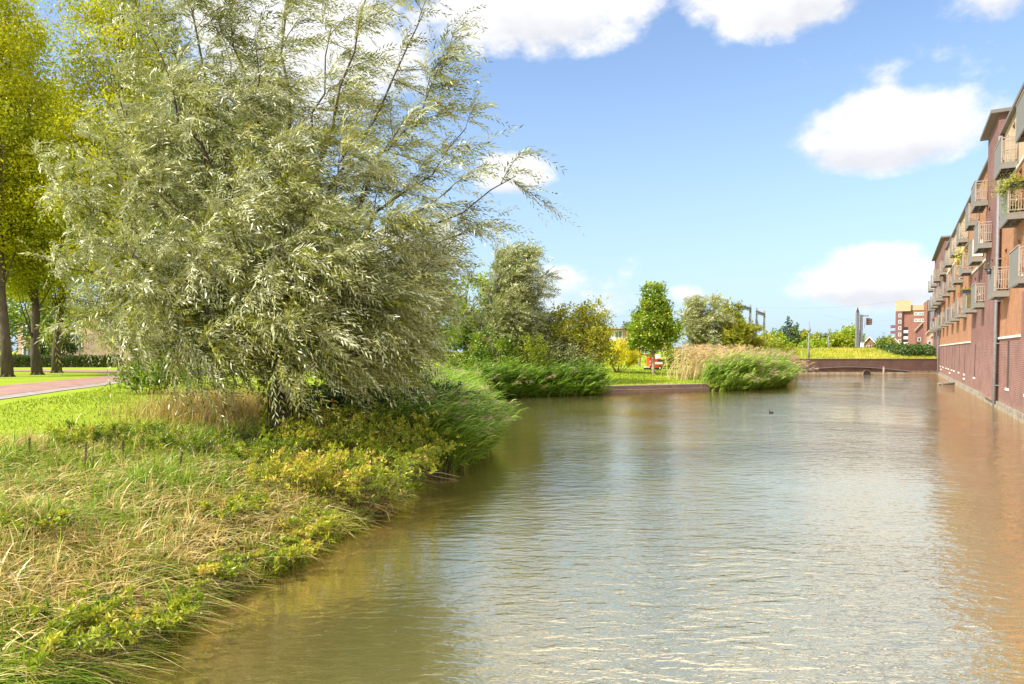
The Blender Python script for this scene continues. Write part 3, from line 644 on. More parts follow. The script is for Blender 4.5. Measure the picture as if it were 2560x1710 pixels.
    def loc(s, y, z): return (4.9 + cr*s - sr*y, sr*s + cr*y, z)
    def planter(r, Y, ds, yy, dz, label, leafm, rad, n, hang=.0, ll=.12, box=True, ww=.6, rot=0.0):
        o = empty('planter', loc(S(Y*KY) - .5 + ds, yy*.58, ZF[r] + dz), rz + rot, label, 'planter', 'balcony planters'); m = MB()
        if box: m.box(-ww/2, ww/2, -.1, .1, -.1, .08); m.box(-ww/2 - .02, ww/2 + .02, -.12, .12, .083, .11)
        else: m.tube([(0, 0, -.1), (0, 0, .12)], [.1, .15], 12); m.tube([(0, 0, .121), (0, 0, .15)], [.165, .165], 12)
        m.build('pot', MT['plastic'], o); p = rng.normal(size=(n, 3))*np.array(rad)*.5 + [0, 0, .18]; p[:, 2] -= hang*np.abs(rng.normal(size=n))*.3
        leaves('foliage', p, rvec(n), rvec(n), ll*rng.uniform(.6, 1.2, n), ll*.3*rng.uniform(.7, 1.3, n), np.clip(rng.normal(.55, .2, n), 0, 1), MT[leafm], o)
    planter(2, 23.8, .02, .55, 1.05, 'window box of trailing lime green plants on the near middle floor balcony rail', 'lime', (.7, .35, .25), 700, .5, rot=R(90))
    planter(2, 23.8, .5, 1.15, .95, 'grey green tufted grass in a pot hung outside the near middle floor balcony', 'willowfar', (.5, .35, .3), 500, .6, box=False)
    planter(2, 23.8, .35, .6, .12, 'green potted plant standing behind the railing of the near middle floor balcony', 'broad', (.35, .3, .4), 400, 0, box=False)
    planter(1, 26.7, 1.2, 1.1, .95, 'black pot with small plant hung on the lower balcony beside the dark corner shade strip', 'darkgreen', (.25, .25, .2), 160, 0, .08, box=False)
    planter(2, 39.9, 1.0, 1.12, 1.0, 'bright yellow green trailing plant hung on the rail halfway along the facade', 'yellow_leaf', (.7, .4, .55), 420, .8)
    planter(1, 37.4, .0, .55, 1.02, 'mossy green box planter along the rail of the cloth screened balcony', 'olive', (.8, .2, .1), 400, .1, .08, rot=R(90), ww=.9)
    planter(1, 71, .1, .9, 1.02, 'pink flowering window box on a far lower balcony', 'pinkbloom', (.5, .25, .25), 240, .3, .1)
MT['slitdark'] = simple('dark_slit_infill', (.045, .026, .022), .7)
MT['hedgecloth'] = simple('dark_green_screen_cloth', (.11, .09, .03), .9, var=.3, scale=8)
MT['pinkbloom'] = leafmat('pink_flowers', [(0, (.05, .10, .02)), (.4, (.45, .05, .12)), (1, (.7, .12, .2))])
apartment()

# ------------------------------------------------------------------ canal end wall with its blind arch and culvert
def canal_wall():
    root = empty('canal_wall', (41, 79.0, 0), 0, 'low dark brick wall with shallow blind arch closing the canal', 'wall'); mb = MB(); x0, x1 = -10.6, 9.5; top = 1.72
    aL, aR, az0, rise = -8.6, 5.1, .30, .50           # arch springing and rise
    n = 28; arch = [(aL + (aR-aL)*i/n, az0 + rise*math.sin(math.pi*i/n)) for i in range(n+1)]
    for (a, b), (c, d) in zip(arch[:-1], arch[1:]): mb.quad((a, 0, b), (c, 0, d), (c, 0, top), (a, 0, top)); mb.quad((a, .22, b), (c, .22, d), (c, 0, d), (a, 0, b))
    mb.quad((x0, 0, -1), (aL, 0, -1), (aL, 0, top), (x0, 0, top)); mb.quad((aR, 0, -1), (x1, 0, -1), (x1, 0, top), (aR, 0, top))
    mb.quad((aL, 0, -1), (aL, .22, -1), (aL, .22, az0), (aL, 0, az0)); mb.quad((aR, .22, -1), (aR, 0, -1), (aR, 0, az0), (aR, .22, az0))
    mb.quad((aL - .3, .22, -1), (aR + .3, .22, -1), (aR + .3, .22, 1.2), (aL - .3, .22, 1.2)); mb.box(x0, x1, .24, .42, -1, top - .004)
    mb.build('brick_face', MT['canal'], root)
    b = MB(); b.box(x0, x1, -.06, .45, top, top + .07); b.build('coping', MT['eave'], root)
    b = MB()
    for (a, z), (c, d) in zip(arch[:-1], arch[1:]): b.quad((a, -.03, z), (c, -.03, d), (c, -.03, d + .06), (a, -.03, z + .06)); b.quad((a, -.03, z), (a, .02, z), (c, .02, d), (c, -.03, d)); b.quad((c, -.03, d + .06), (c, .0, d + .06), (a, .0, z + .06), (a, -.03, z + .06))
    b.build('arch_band', MT['mast'], root)
    b = MB(); b.box(aL + .02, aR - .02, .05, .215, -.6, .22); b.build('concrete_sill', MT['concrete'], root)
    c = at(2167, 932, 79.0); cx = c[0] - 41; b = MB(); ring = [(cx + .42*math.cos(t), .02 + .40*math.sin(t)) for t in np.linspace(0, 2*math.pi, 25)[:-1]]
    b.prism(ring, -.03, .2); b.build('culvert_mouth', MT['blackm'], root)
    o = MB()
    for i in range(24):
        t, u = 2*math.pi*i/24, 2*math.pi*(i+1)/24
        p = lambda r, a, y: (cx + r*math.cos(a), y, .02 + r*math.sin(a))
        o.quad(p(.42, t, -.05), p(.42, u, -.05), p(.52, u, -.05), p(.52, t, -.05)); o.quad(p(.52, t, -.05), p(.52, u, -.05), p(.52, u, .06), p(.52, t, .06))
    o.build('culvert_ring', MT['canal'], root)
canal_wall()
def gauge():
    c = at(2209, 945, 76.5); mb = MB(); mb.tube([(0, 0, -.8), (0, 0, .85)], .11, 10); mb.tube([(0, 0, .851), (0, 0, .93)], [.12, .06], 10)
    o = mb.build('water_post', MT['wood']); o.location = (c[0], c[1], 0); tag(o, 'pale round post standing in the water before the canal wall', 'post')
    a = at(2348, 963, 54.0); mb = MB(); mb.tube([(-.1, 0, .06), (1.5, .35, .07)], .07, 8); mb.box(.2, .3, -.05, .12, .0, .12)
    o = mb.build('floating_pole', MT['mast']); o.location = (a[0], a[1], 0); tag(o, 'dark floating pole lying on the water at the foot of the building', 'pole')
gauge()
# timber quay
def quay():
    a = np.array([5.75, 42.55]); b = np.array([13.3, 45.75]); L = np.linalg.norm(b-a); root = empty('timber_quay', (a[0], a[1], 0), math.atan2(b[1]-a[1], b[0]-a[0]), 'weathered two step timber quay edging the far lawn', 'quay')
    m = MB(); m.box(0, L, .0, .12, -.6, .17); m.build('lower_plank', MT['wood'], root)
    m = MB(); m.box(0, L, .14, .28, -.5, .40); m.build('upper_plank', MT['wood'], root); m = MB(); m.box(-.02, L, .10, .62, .404, .46); m.build('capping_plank', MT['wood'], root)
    m = MB(); m.box(0, L, -.06, .10, .172, .215); m.build('ledge_plank', MT['wood'], root)
    
quay()

# ------------------------------------------------------------------ railway
def rails():
    x0, x1 = 20, 140
    for y in (92.5, 96.5):
        for dy in (0, 1.435):
            m = MB(); m.box(x0, x1, y + dy - .035, y + dy + .035, 3.02, 3.18); m.box(x0, x1, y + dy - .08, y + dy + .08, 2.98, 3.017); o = m.build('rail', MT['rail']); tag(o, {(92.5, 0): 'nearest rusty steel rail on the embankment', (92.5, 1.435): 'second rusty rail from the canal wall on the embankment', (96.5, 0): 'third rusty rail from the canal wall on the embankment', (96.5, 1.435): 'farthest rusty rail on the embankment'}[(y, dy)], 'rail', 'rails on the embankment')
    x = np.linspace(18, 142, 120); v = []
    for yy, zz in ((90.6, 2.75), (91.4, 2.93), (99.4, 2.93), (100.4, 2.7)): v.append(np.stack([x, yy + 0*x, zz + .02*np.sin(x*3.1)], 1))
    v = np.stack(v, 1).reshape(-1, 3); i = (np.arange(119)[:, None]*4 + np.arange(3)).ravel(); f = np.stack([i, i+4, i+5, i+1], 1)
    tag(link_mesh('ballast_bed', np_mesh('ballast_bed', v, f), MT['ballast'], None), kind='structure')
rails()
def portal(p1, p2, z0, label):
    (xa, ya, za), (xb, yb, zb) = p1, p2; L = math.hypot(xb-xa, yb-ya); rz = math.atan2(yb-ya, xb-xa); h = (za + zb)/2 - z0
    root = empty('rail_portal', (xa, ya, z0), rz, label, 'rail portal', 'overhead line portals')
    for x in (0, L):
        m = MB(); m.box(x - .16, x + .16, -.16, -.10, -.6, h); m.box(x - .16, x + .16, .10, .16, -.6, h); m.box(x - .03, x + .03, -.10, .10, -.6, h + .35); m.build('post', MT['galv'], root)
    m = MB(); m.box(-.3, L + .3, -.13, .13, h - .75, h - .63); m.box(-.3, L + .3, -.13, .13, h - .32, h - .2)
    for k in range(int(L/.6)):
        x = .2 + k*.6; m.box(x, x + .07, -.09, .09, h - .627, h - .323)
    m.build('beam', MT['galv'], root)
    for x, s in ((0, 1), (0, -1), (L, -1)):
        m = MB(); m.tube([(x, 0, h - 2.2), (x + s*1.5, 0, h - 1.8)], .045, 6); m.tube([(x, 0, h - 3.0), (x + s*1.5, 0, h - 1.85), (x + s*1.6, 0, h - 3.1)], .035, 6); m.tube([(x + s*.2, 0, h - 2.15), (x + s*.5, 0, h - 2.07)], .09, 8); m.build('bracket_arm', MT['mast'], root)
portal(at(1848, 757, 104.5), at(1876, 766, 113), 2.6, 'tall grey rail portal left of its twin above the golden green bush')
portal(at(1892, 773, 120.5), at(1911, 781, 129), 2.4, 'grey rail portal with hanging bracket arms above the lime bush')
def wires():
    for (a, b, lab) in [((1900, 768, 122), (2260, 751, 100), 'upper thin overhead wire across the sky'), ((1420, 785, 100), (1640, 778, 105), 'thin wires left of the round green tree'), ((2060, 787, 118), (2240, 800, 100), 'lower thin overhead wire by the signal mast')]:
        p, q = at(*a), at(*b); m = MB(); m.tube([p*(1-t) + q*t + [0, 0, -.6*math.sin(math.pi*t)] for t in np.linspace(0, 1, 12)], .012, 4); tag(m.build('overhead_wire', MT['galv']), lab, 'wire')
wires()
def signal_mast():
    c = at(2148, 873, 100); root = empty('signal_mast', (c[0], 100, 2.7), 0, 'thick dark signal mast with a red signal head beside the rails', 'mast'); h = 6.3; m = MB()
    m.box(-.52, -.12, -.2, .2, -.4, h - .7); m.build('box_column', MT['mast'], root)
    m = MB(); m.box(-.46, -.18, -.14, .14, h - .7, h - .35); m.tube([(-.32, 0, h - .36), (-.32, 0, h + .1)], [.12, .04], 8); m.build('mast_cap', MT['barkpop'], root)
    m = MB(); m.box(.12, .42, -.12, .12, -.4, h - 1.0); m.build('slim_column', MT['galv'], root); m = MB(); m.box(.42, 1.3, -.06, .06, h - 1.25, h - 1.1); m.tube([(.6, -.3, h - 2.9), (.6, -.3, h - 1.0)], .03, 6); m.build('arm', MT['galv'], root)
    m = MB(); m.box(1.0, 1.5, -.14, .14, h - 2.5, h - 1.5)
    for k in range(3): m.tube([(1.25, -.15, h - 2.3 + k*.3), (1.55, -.45, h - 2.34 + k*.3)], [.13, .15], 8)
    m.build('signal_head', MT['rail'], root); m = MB(); m.box(.1, .5, -.35, -.13, .4, 1.2); m.build('cabinet', MT['white'], root)
signal_mast()
def street_lamp(px, base_py, top_py, Y, label):
    b = at(px, base_py, Y); t = at(px, top_py, Y); h = t[2] - b[2]; root = empty('street_lamp', b, 0, label, 'street lamp', 'lamps along the railway path'); m = MB(); m.tube([(0, 0, -.2), (0, 0, h*.25), (0, 0, h*.98)], [.13, .09, .05], 10); m.build('pole', MT['galv'], root)
    m = MB(); m.tube([(0, 0, h*.70), (0, 0, h*.74), (0, 0, h*.78)], [.22, .17, .06], 12); m.build('lamp_shade', MT['mast'], root)
street_lamp(2021.5, 897, 800, 80.4, 'grey street lamp rising from the canal wall'); street_lamp(2071, 874, 819, 102, 'smaller distant street lamp right of the wall lamp')
street_lamp(142, 905, 800, 62, 'green lamp post behind the left poplars'); street_lamp(199, 905, 838, 64, 'short dark post before the window of the left house')

# ------------------------------------------------------------------ houses
def wall_box(root, x0, x1, y0, y1, z0, z1, mat, name='wall'): m = MB(); m.box(x0, x1, y0, y1, z0, z1); return m.build(name, mat, root)
def win(root, x, y, z, w, h, fm='frame', bars=1, name='window', glass='glass'):
    """window set in the face at y looking towards -y"""
    m = MB(); t = min(.09, w*.12); m.box(x - w/2, x + w/2, y - .05, y + .05, z, z + t); m.box(x - w/2, x + w/2, y - .05, y + .05, z + h - t, z + h); m.box(x - w/2, x - w/2 + t, y - .05, y + .05, z + t, z + h - t); m.box(x + w/2 - t, x + w/2, y - .05, y + .05, z + t, z + h - t)
    for k in range(bars): q = x - w/2 + w*(k+1)/(bars+1); m.box(q - t*.35, q + t*.35, y - .04, y + .04, z + t, z + h - t)
    o = m.build(name, MT[fm], root); p = MB(); p.box(x - w/2 + t*.6, x + w/2 - t*.6, y - .02, y + .04, z + t*.6, z + h - t*.6); p.build('pane', MT[glass], o); return o
MT['orangefascia'] = simple('orange_fascia_boards', (.62, .30, .05), .6); MT['pinkrender'] = simple('pink_beige_render', (.5, .34, .27), .85, var=.08)
def left_house():
    Y = 75; a = at(165, 780, Y); b = at(420, 780, Y); z0 = 1.1; top = at(230, 772, Y)[2]; root = empty('flat_roofed_house', ((a[0]+b[0])/2, Y, z0), 0, 'pinkish brown brick house with flat roof behind the left poplars', 'house'); w = (b[0]-a[0])/2; h = top - z0
    wall_box(root, -w, w, 0, 8, -.3, 3.4, MT['pink'], 'lower_wall'); wall_box(root, -w, w, .06, 8, 3.403, h - .45, MT['pinkrender'], 'upper_wall'); wall_box(root, -w - .2, w + .2, -.25, 8.2, h - .45, h - .1, MT['orangefascia'], 'roof_fascia')
    x = at(193, 850, Y)[0] - (a[0]+b[0])/2; win(root, x, -.03, at(193, 869, Y)[2] - z0, 1.15, 1.6, bars=0); m = MB(); m.box(x - .55, x + .55, -.09, -.05, 1.65, 1.72); m.build('window_bar', MT['mast'], root)
    for xx in (-w + 4.2, 0, w - 4, w - 1.5): win(root, xx, .03, 4.0, 1.0, 1.3)
    a2 = at(40, 780, 78); c = at(165, 780, 78); r2 = empty('terraced_house', ((a2[0]+c[0])/2, 78, z0), 0, 'pale rendered house wing seen between the poplar trunks', 'house'); w2 = (c[0]-a2[0])/2
    wall_box(r2, -w2, w2, 0, 8, -.3, 5.0, MT['pinkrender'], 'wall'); m = MB(); m.prism([(-w2 - .3, 5.0), (w2 + .3, 5.0), (w2 - 1.5, 6.6), (-w2 + 1.5, 6.6)], -.2, 8); m.build('roof', MT['roof'], r2)
    for xx in (w2 - 1.0, w2 - 2.6, 0, -w2 + 1.2):
        for zz in (.9, 3.2): win(r2, xx, -.03, zz, 1.0, 1.3, bars=1)
left_house()
def garden_wall():
    a, b = at(-20, 905, 68), at(330, 905, 68); m = MB(); m.box(a[0], b[0], 68, 68.25, 1.0, 1.75); m.box(a[0] - .05, b[0] + .05, 67.96, 68.29, 1.753, 1.82); tag(m.build('garden_wall', MT['pink']), 'low pinkish brick garden wall behind the left hedge', 'wall')
garden_wall()
def red_block():
    Y = 130; a = at(1395, 822, Y); b = at(1640, 822, Y); z0 = 1.7; top = a[2]; cx = (a[0]+b[0])/2; w = (b[0]-a[0])/2; root = empty('far_apartment_block', (cx, Y, z0), 0, 'three storey salmon red apartment block far behind the yellow shrub', 'building'); h = top - z0
    wall_box(root, -w, w, 0, 10, -.4, h, MT['salmon']); wall_box(root, -w - .5, w + .5, -.7, 10.5, h, h + .38, MT['eave2'], 'roof')
    for px in (1440, 1475, 1528, 1546, 1577, 1612):
        x = at(px, 840, Y)[0] - cx
        for zz in (h - 1.95, h - 4.75): o = win(root, x, -.03, zz, 1.5 if px != 1528 else 1.1, 1.6, 'frame', 1, 'window', 'glass2')
        if px in (1528, 1612): m = MB(); m.box(x - .85, x + .85, -.5, -.02, h - 2.3, h - 1.55); m.build('balcony_front', MT['white'], root)
    Y = 82; a = at(1175, 792, Y); b = at(1318, 792, Y); cx = (a[0]+b[0])/2; w = (b[0]-a[0])/2; root = empty('orange_house', (cx, Y, 1.7), 0, 'orange brick house glimpsed through the grey green willow', 'house'); h = a[2] - 1.7
    wall_box(root, -w, w, 0, 8, -.4, h, MT['salmon']); m = MB(); m.box(-w - .3, w + .3, -.4, 8.3, h, h + .3); m.build('roof', MT['eave2'], root)
    for x in (-w*.6, 0, w*.6):
        for zz in (.8, 3.2): win(root, x, -.03, zz, 1.1, 1.4)
MT['eave2'] = simple('pale_grey_roof', (.42, .44, .48), .6); MT['glass2'] = simple('greyish_window_glass', (.16, .19, .2), .1, spec=.8)
red_block()
MT['steproof'] = simple('beige_roof_edge', (.40, .30, .21), .8)
def tower():
    Y = 170; sx = Y/F; X = lambda px: (px-1280)*sx; Z = lambda py: at(1280, py, Y)[2]; cx = X(2272); root = empty('apartment_tower', (cx, Y, 2.0), R(-29.4), 'far red brown brick tower block with a yellow top storey', 'building'); z = lambda py: Z(py) - 2.0; x = lambda px: (X(px) - cx)*.87
    wall_box(root, x(2236.7), x(2253.6), -.6, 12, -1, z(778), MT['purple'], 'corner_wall'); wall_box(root, x(2253.6), x(2307.5), 0, 14, -1, z(776), MT['redbrick'], 'main_wall'); wall_box(root, x(2307.5), x(2314), -2.5, 12, -1, z(757), MT['redbrick'], 'stair_wall'); wall_box(root, x(2314), x(2345), -1.5, 12, -1, z(752), MT['purple'], 'right_wall')
    wall_box(root, x(2236.9), x(2274), -.7, 11, z(778) + .003, z(751), MT['yellow'], 'top_storey'); wall_box(root, x(2274), x(2307), -.1, 11, z(776) + .003, z(763), MT['yellow'], 'top_storey')
    for py in (793, 808.5, 824.5, 840.5, 857, 871): win(root, x(2247.8), -.63, z(py), 1.0*.62*1, .85, bars=0, glass='glass2')
    for py in (789, 805):
        for px in (2287.5, 2297, 2305): win(root, x(px), -.03, z(py), .75, .75, bars=1, glass='glass2')
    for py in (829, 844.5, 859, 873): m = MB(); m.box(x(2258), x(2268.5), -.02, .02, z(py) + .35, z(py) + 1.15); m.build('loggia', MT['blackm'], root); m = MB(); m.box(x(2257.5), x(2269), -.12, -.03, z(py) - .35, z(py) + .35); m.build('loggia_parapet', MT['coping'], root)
    for py in (818.5, 833, 848): m = MB(); m.box(x(2224.5), x(2236.5), .0, 3, z(py), z(py) + .65); m.build('balcony', MT['purple'], root)
    for px in (2324, 2331): m = MB(); m.tube([(x(px), -1.6, -1), (x(px), -1.6, z(757))], .08, 6); m.build('pipe_or_shade_strip', MT['galv'], root)
    m = MB(); m.box(x(2319), x(2345), -1.56, -1.49, 0, z(768)); m.build('glazed_bay', MT['glass2'], root)
    # stepped terrace of houses in front
    Y2 = 150; s2 = Y2/F; X2 = lambda px: (px-1280)*s2
    steps = [(2264, 2274, 850, 836), (2270, 2281, 842, 828), (2278, 2290, 836, 820), (2288, 2306, 828, 806)]
    labs = ['lowest stepped terrace house before the tower', 'second lowest stepped terrace house before the tower', 'second highest stepped terrace house before the tower', 'highest stepped terrace house beside the tower']
    for (a, b, e0, e1), lab in zip(steps, labs):
        Yk = Y2 - (2306 - b)*.35; c = (X2(a) + X2(b))/2; hw = (X2(b) - X2(a))/2; g = 2.2; h0 = at(a, e0, Yk)[2] - g; h1 = at(b, e1, Yk)[2] - g; hw *= .9; r = empty('stepped_house', (c, Yk, g), R(-30), lab, 'house', 'stepped terrace houses')
        m = MB(); m.prism([(-hw, -1), (hw, -1), (hw, h1), (-hw, h0)], 0, 4); m.build('wall', MT['pink'] if b < 2295 else MT['purple'], r); m = MB(); m.prism([(-hw - .25, h0 + .004), (hw, h1 + .004), (hw, h1 + .28), (-hw - .25, h0 + .26)], -.5, 4.4); m.build('roof', MT['steproof'], r); win(r, 0, -.03, max(.5, h0 - 2.2), .6, .8, bars=0)
tower()
def gabled(pxl, pxr, eave, ridge, Y, label, mat='redbrick'):
    a = at(pxl, eave, Y); b = at(pxr, eave, Y); t = at((pxl+pxr)/2, ridge, Y); z0 = 1.9; w = (b[0]-a[0])/2; w *= .88; root = empty('gabled_house', ((a[0]+b[0])/2, Y, z0), R(-24), label, 'house', 'gabled houses beyond the railway'); h = a[2]-z0; r = t[2]-z0
    m = MB(); m.prism([(-w, -.6), (w, -.6), (w, h), (0, r), (-w, h)], 0, 9); m.build('wall', MT[mat], root)
    m = MB(); m.prism([(-w - .35, h - .2), (0, r + .004), (0, r + .3), (-w - .35, h + .1)], -.3, 9.3); m.prism([(w + .35, h + .1), (0.0, r + .3), (0.0, r + .004), (w + .35, h - .2)], -.3, 9.3); m.build('roof', MT['roof'], root)
    m = MB(); m.prism([(-w - .4, h - .28), (0, r - .03), (0, r + .22), (-w - .4, h)], -.36, -.305); m.prism([(w + .4, h), (0, r + .22), (0, r - .03), (w + .4, h - .28)], -.36, -.305); m.build('barge_board', MT['frame'], root)
    for x in (-w*.28, w*.28): win(root, x, -.03, h*.62, w*.42, h*.26, bars=0)
    for x in (-w*.55, 0, w*.55): win(root, x, -.03, .6, w*.36, h*.28, bars=0)
gabled(2160, 2186, 860, 843, 150, 'small gabled brick house right of the signal mast'); gabled(2217, 2247, 862, 842, 160, 'gabled house with grey roof partly behind the tower', 'pink')
# ivy covered slope by the building
def ivy_bank():
    c = at(2302, 893, 84); root = empty('ivy_thicket', (c[0], 84, 1.75), 0, 'dark green ivy thicket between the canal wall and the apartment building', 'shrub'); n = 9000; p = np.stack([rng.uniform(-2.6, 3.2, n), rng.uniform(-1, 6, n), np.zeros(n)], 1)
    hmax = .9 + .45*fnoise(p[:, 0], p[:, 1], 1.8, 77) + .14*(p[:, 1] + 1); p[:, 2] = hmax*rng.random(n)**.4
    leaves('foliage', p, nrm(rvec(n) + [.2, -.2, -.3]), rvec(n), rng.uniform(.14, .3, n), rng.uniform(.1, .2, n), np.clip(rng.normal(.62, .25, n), 0, 1), MT['darkgreen'], root, wide=.5)
    m = MB()
    for i in range(14): x, y = rng.uniform(-2.4, 3), rng.uniform(-.8, 5); m.tube(trunk_path((x, y, -.1), (x + .4, y + .2, 1.2), n=4), [.03, .025, .02, .015, .008], 5)
    m.build('stems', MT['bark'], root)
ivy_bank()
# red machine, bin and the cormorant
def machine():
    b = T(1637, 67); root = empty('red_machine', b, R(8), 'orange red construction machine with white panels parked at the back of the lawn', 'machine')
    m = MB(); m.box(-.7, -.12, -.4, .4, .1, 1.15); m.prism([(-.78, 1.15), (-.10, 1.15), (-.10, 1.25), (-.70, 1.25)], -.42, .42); m.build('hopper', MT['red'], root)
    m = MB(); m.box(-.118, .60, -.42, .42, .22, .56); m.prism([(-.118, .80), (.60, .80), (.52, 1.12), (.1, 1.12)], -.38, .38); m.build('body', MT['red'], root)
    m = MB(); m.box(-.118, .62, -.45, .45, .563, .79); m.build('white_panel', MT['white'], root); m = MB(); m.prism([(.15, 1.123), (.55, 1.123), (.5, 1.42), (.38, 1.52), (.22, 1.5)], -.3, .3); m.build('cab_roof', MT['white'], root)
    m = MB(); m.box(.12, .56, -.455, -.42, .83, 1.0); m.build('cab_window', MT['glass'], root)
    for x in (-.45, .35):
        for y in (-.4, .4):
            m = MB(); m.tube([(x, y - .09, .2), (x, y + .09, .2)], .2, 14); wh = m.build('wheel', MT['blackm'], root); m = MB(); m.tube([(x, y - .1, .2), (x, y + .1, .2)], .09, 10); m.build('rim', MT['white'], wh)
    for k in range(3): m = MB(); m.prism([(-.72, .15 + k*.3), (-.62, .15 + k*.3), (-.52, .3 + k*.3), (-.62, .3 + k*.3)], -.412, -.402); m.build('warning_stripe', MT['white'], root)
    b = T(1617, 66.5); root = empty('toolbox', b, 0, 'black low box with pale lid on the lawn left of the red machine', 'box'); m = MB(); m.box(-.26, .26, -.2, .2, .0, .22); m.build('tub', MT['blackm'], root); m = MB(); m.prism([(-.22, .223), (.28, .223), (.24, .31), (-.16, .31)], -.22, .22); m.build('lid', MT['coping'], root)
machine()
def cormorant():
    c = gpt(1927, 1033, 0.0); root = MB(); k = .0171*1.0
    # one continuous lofted body from tail through neck to the bill (swimming to the left)
    path = [(.135, .012, .006), (.10, .022, .013), (.05, .032, .030), (.0, .034, .038), (-.04, .032, .034), (-.060, .042, .024), (-.058, .062, .016), (-.048, .082, .0125), (-.046, .100, .0125), (-.054, .114, .014), (-.068, .121, .0135), (-.082, .121, .009), (-.10, .120, .0045), (-.118, .118, .0035), (-.122, .113, .0015)]
    root.tube([(x, 0, z) for x, z, r in path], [r for x, z, r in path], 14, flat=.85)
    o = root.build('cormorant', MT['bird']); o.location = (c[0], c[1], 0); o.scale = (1.05, 1.05, 1.05)
    m = MB()
    for s in (-1, 1): m.tube([(-.03, s*.030, .046), (.02, s*.034, .052), (.07, s*.022, .050), (.115, s*.008, .034)], [.010, .018, .015, .003], 8, flat=.5)
    m.build('wings', MT['birdwing'], o); tag(o, 'black cormorant swimming to the left on the open water', 'bird')
cormorant()

# ------------------------------------------------------------------ trees
# the big willow on the near bank
WB = gpt(698, 1095); WY = WB[1]
tg = []; dn = []
for (px, py, dy, k) in [(130, 440, 0, .9), (90, 640, .6, .8), (260, 250, .8, 1), (330, 420, -1.2, 1), (420, 90, 0, 1), (330, 640, -1.8, 1), (520, 250, -1.6, 1.1), (560, -60, .6, 1),
                        (640, 120, -1.2, 1.05), (700, 430, -2.2, 1.0), (730, -160, .3, 1), (560, 520, -2.6, 1), (830, 60, 1.0, .55), (930, -50, -.2, .55), (1060, 30, .4, .55), (1120, 150, .1, .55),
                        (1010, 300, -.6, .55), (1165, 320, .3, .5), (1290, 440, 0, .42), (1170, 580, .3, .6), (1030, 690, -.4, .75), (880, 360, -1.6, .65), (820, 640, -2.4, 1), (980, 560, -1.4, .8),
                        (985, 830, -1.2, .9), (960, 780, -2.0, .7), (620, 730, -2.3, .8), (420, 770, -1.6, .9), (250, 770, .2, .8), (560, 100, 2.0, .8), (380, 500, 2.4, .8), (900, 500, 2.2, .5),
                        (1060, 600, 1.6, .6), (700, 300, 1.8, .7), (200, 580, 1.6, .9), (470, 300, .5, 1), (300, 330, -.4, 1), (760, 820, -2.6, .9),
                        (480, 640, -2.4, 1), (700, 620, -2.8, 1), (430, 200, -.8, 1), (590, 370, -1.9, 1), (1130, 470, -.3, .5), (850, 200, .2, .5), (960, 800, -.3, .7), (1070, 690, -1.2, .9), (1010, 760, .6, .9), (310, -40, .4, 1), (430, -150, 0, 1), (400, 130, -1.4, 1), (230, 160, .4, .8), (160, 330, .2, .8), (760, 520, -2.6, 1), (900, 720, -2.2, 1), (960, 880, -.5, .8), (890, 880, -1.3, .8), (800, 870, -2.0, .7), (985, 850, .5, .6), (200, 790, -.5, .9), (300, 830, -1.0, .9), (420, 860, -1.5, .8), (160, 740, .5, .8), (350, 740, -1.8, .9), (520, 850, -2.0, .7)]:
    tg.append(at(px, py, WY + dy)); dn.append(k)
strand_tree('willow_tree', WB, (0.05, .1, 1.5), tg, 'large silvery windswept willow leaning over the near grassy bank', subs=23, twigs=16, nleaf=16, dens=dn, tmean=.5,
            wind=(.6, .05, .0), sagk=.72, r0=.17, leaf=(.13, .023), sub_len=1.5)

# poplars along the path
def poplar(px, py, hgt, wid, label, cx=0, n=230, tm=.5, low=4.2):
    b = gpt(px, py); h = hgt
    e = [(cx, 0, low + (h-low)*.50, wid*.8, wid*.8, (h-low)*.50), (cx*1.2, .2, low + (h-low)*.28, wid, wid, (h-low)*.3), (cx*1.3, 0, h*.72, wid*.75, wid*.75, h*.26), (-.6*wid + cx, 0, low + (h-low)*.3, wid*.7, wid*.7, (h-low)*.26)]
    return clump_tree('poplar_tree', b, low - 1.2, e, label, n, 240, 1.0, (.155, .12), 'poplar', 'barkpop', .23, 'tree', 'poplars beside the cycle path', tm, 34, shoots=90, shell=.35)
poplar(19, 942, 24.5, 3.6, 'leftmost tall yellow green poplar with bare trunk beside the red path', -.9, 250, .6)
poplar(94, 937, 20, 2.6, 'yellow green poplar with straight trunk, second from left by the red path', -.3, 200, .42)
poplar(142, 932, 19.5, 2.8, 'poplar with leaning flared trunk, third from left by the red path', .3, 200, .40)
poplar(350, 940, 25.5, 3.6, 'tall golden poplar half hidden behind the big willow', -.6, 270, .56)

def mid_willow(px, Y, top_py, half, label, low_py=880, cx=0, leafm='willowfar', tm=.55, nt=22, ls=.22, **k):
    b = T(px, Y); zt = at(px, top_py, Y)[2]; tgs = []
    z0 = at(px, low_py, Y)[2]
    for i in range(nt):
        a = rng.uniform(0, 6.28); zz = z0 + (zt - z0)*rng.uniform(.12, 1)**.9; q = (zz - z0)/(zt - z0)
        r = half*(1 - .25*abs(q - .45)*2 - .35*max(0, q - .7)/.3)*rng.uniform(.45, 1)
        tgs.append(b*[1, 1, 0] + np.array([cx + math.cos(a)*r, math.sin(a)*r, zz]))
    kk = dict(subs=14, twigs=9, nleaf=12, sub_len=half*.5, twig_len=half*.26, leaf=(ls, ls*.23), r0=.15, tmean=tm, wind=(.5, 0, .12), sagk=.5); kk.update(k)
    return strand_tree('willow_tree' if 'willow' in label else 'tree', b, (0, 0, .9), tgs, label, leafm=leafm, **kk)
mid_willow(1262, 45, 625, 3.0, 'grey green willow with wispy top standing behind the left reed bed', cx=.5, low_py=890, tm=.45, nt=46)
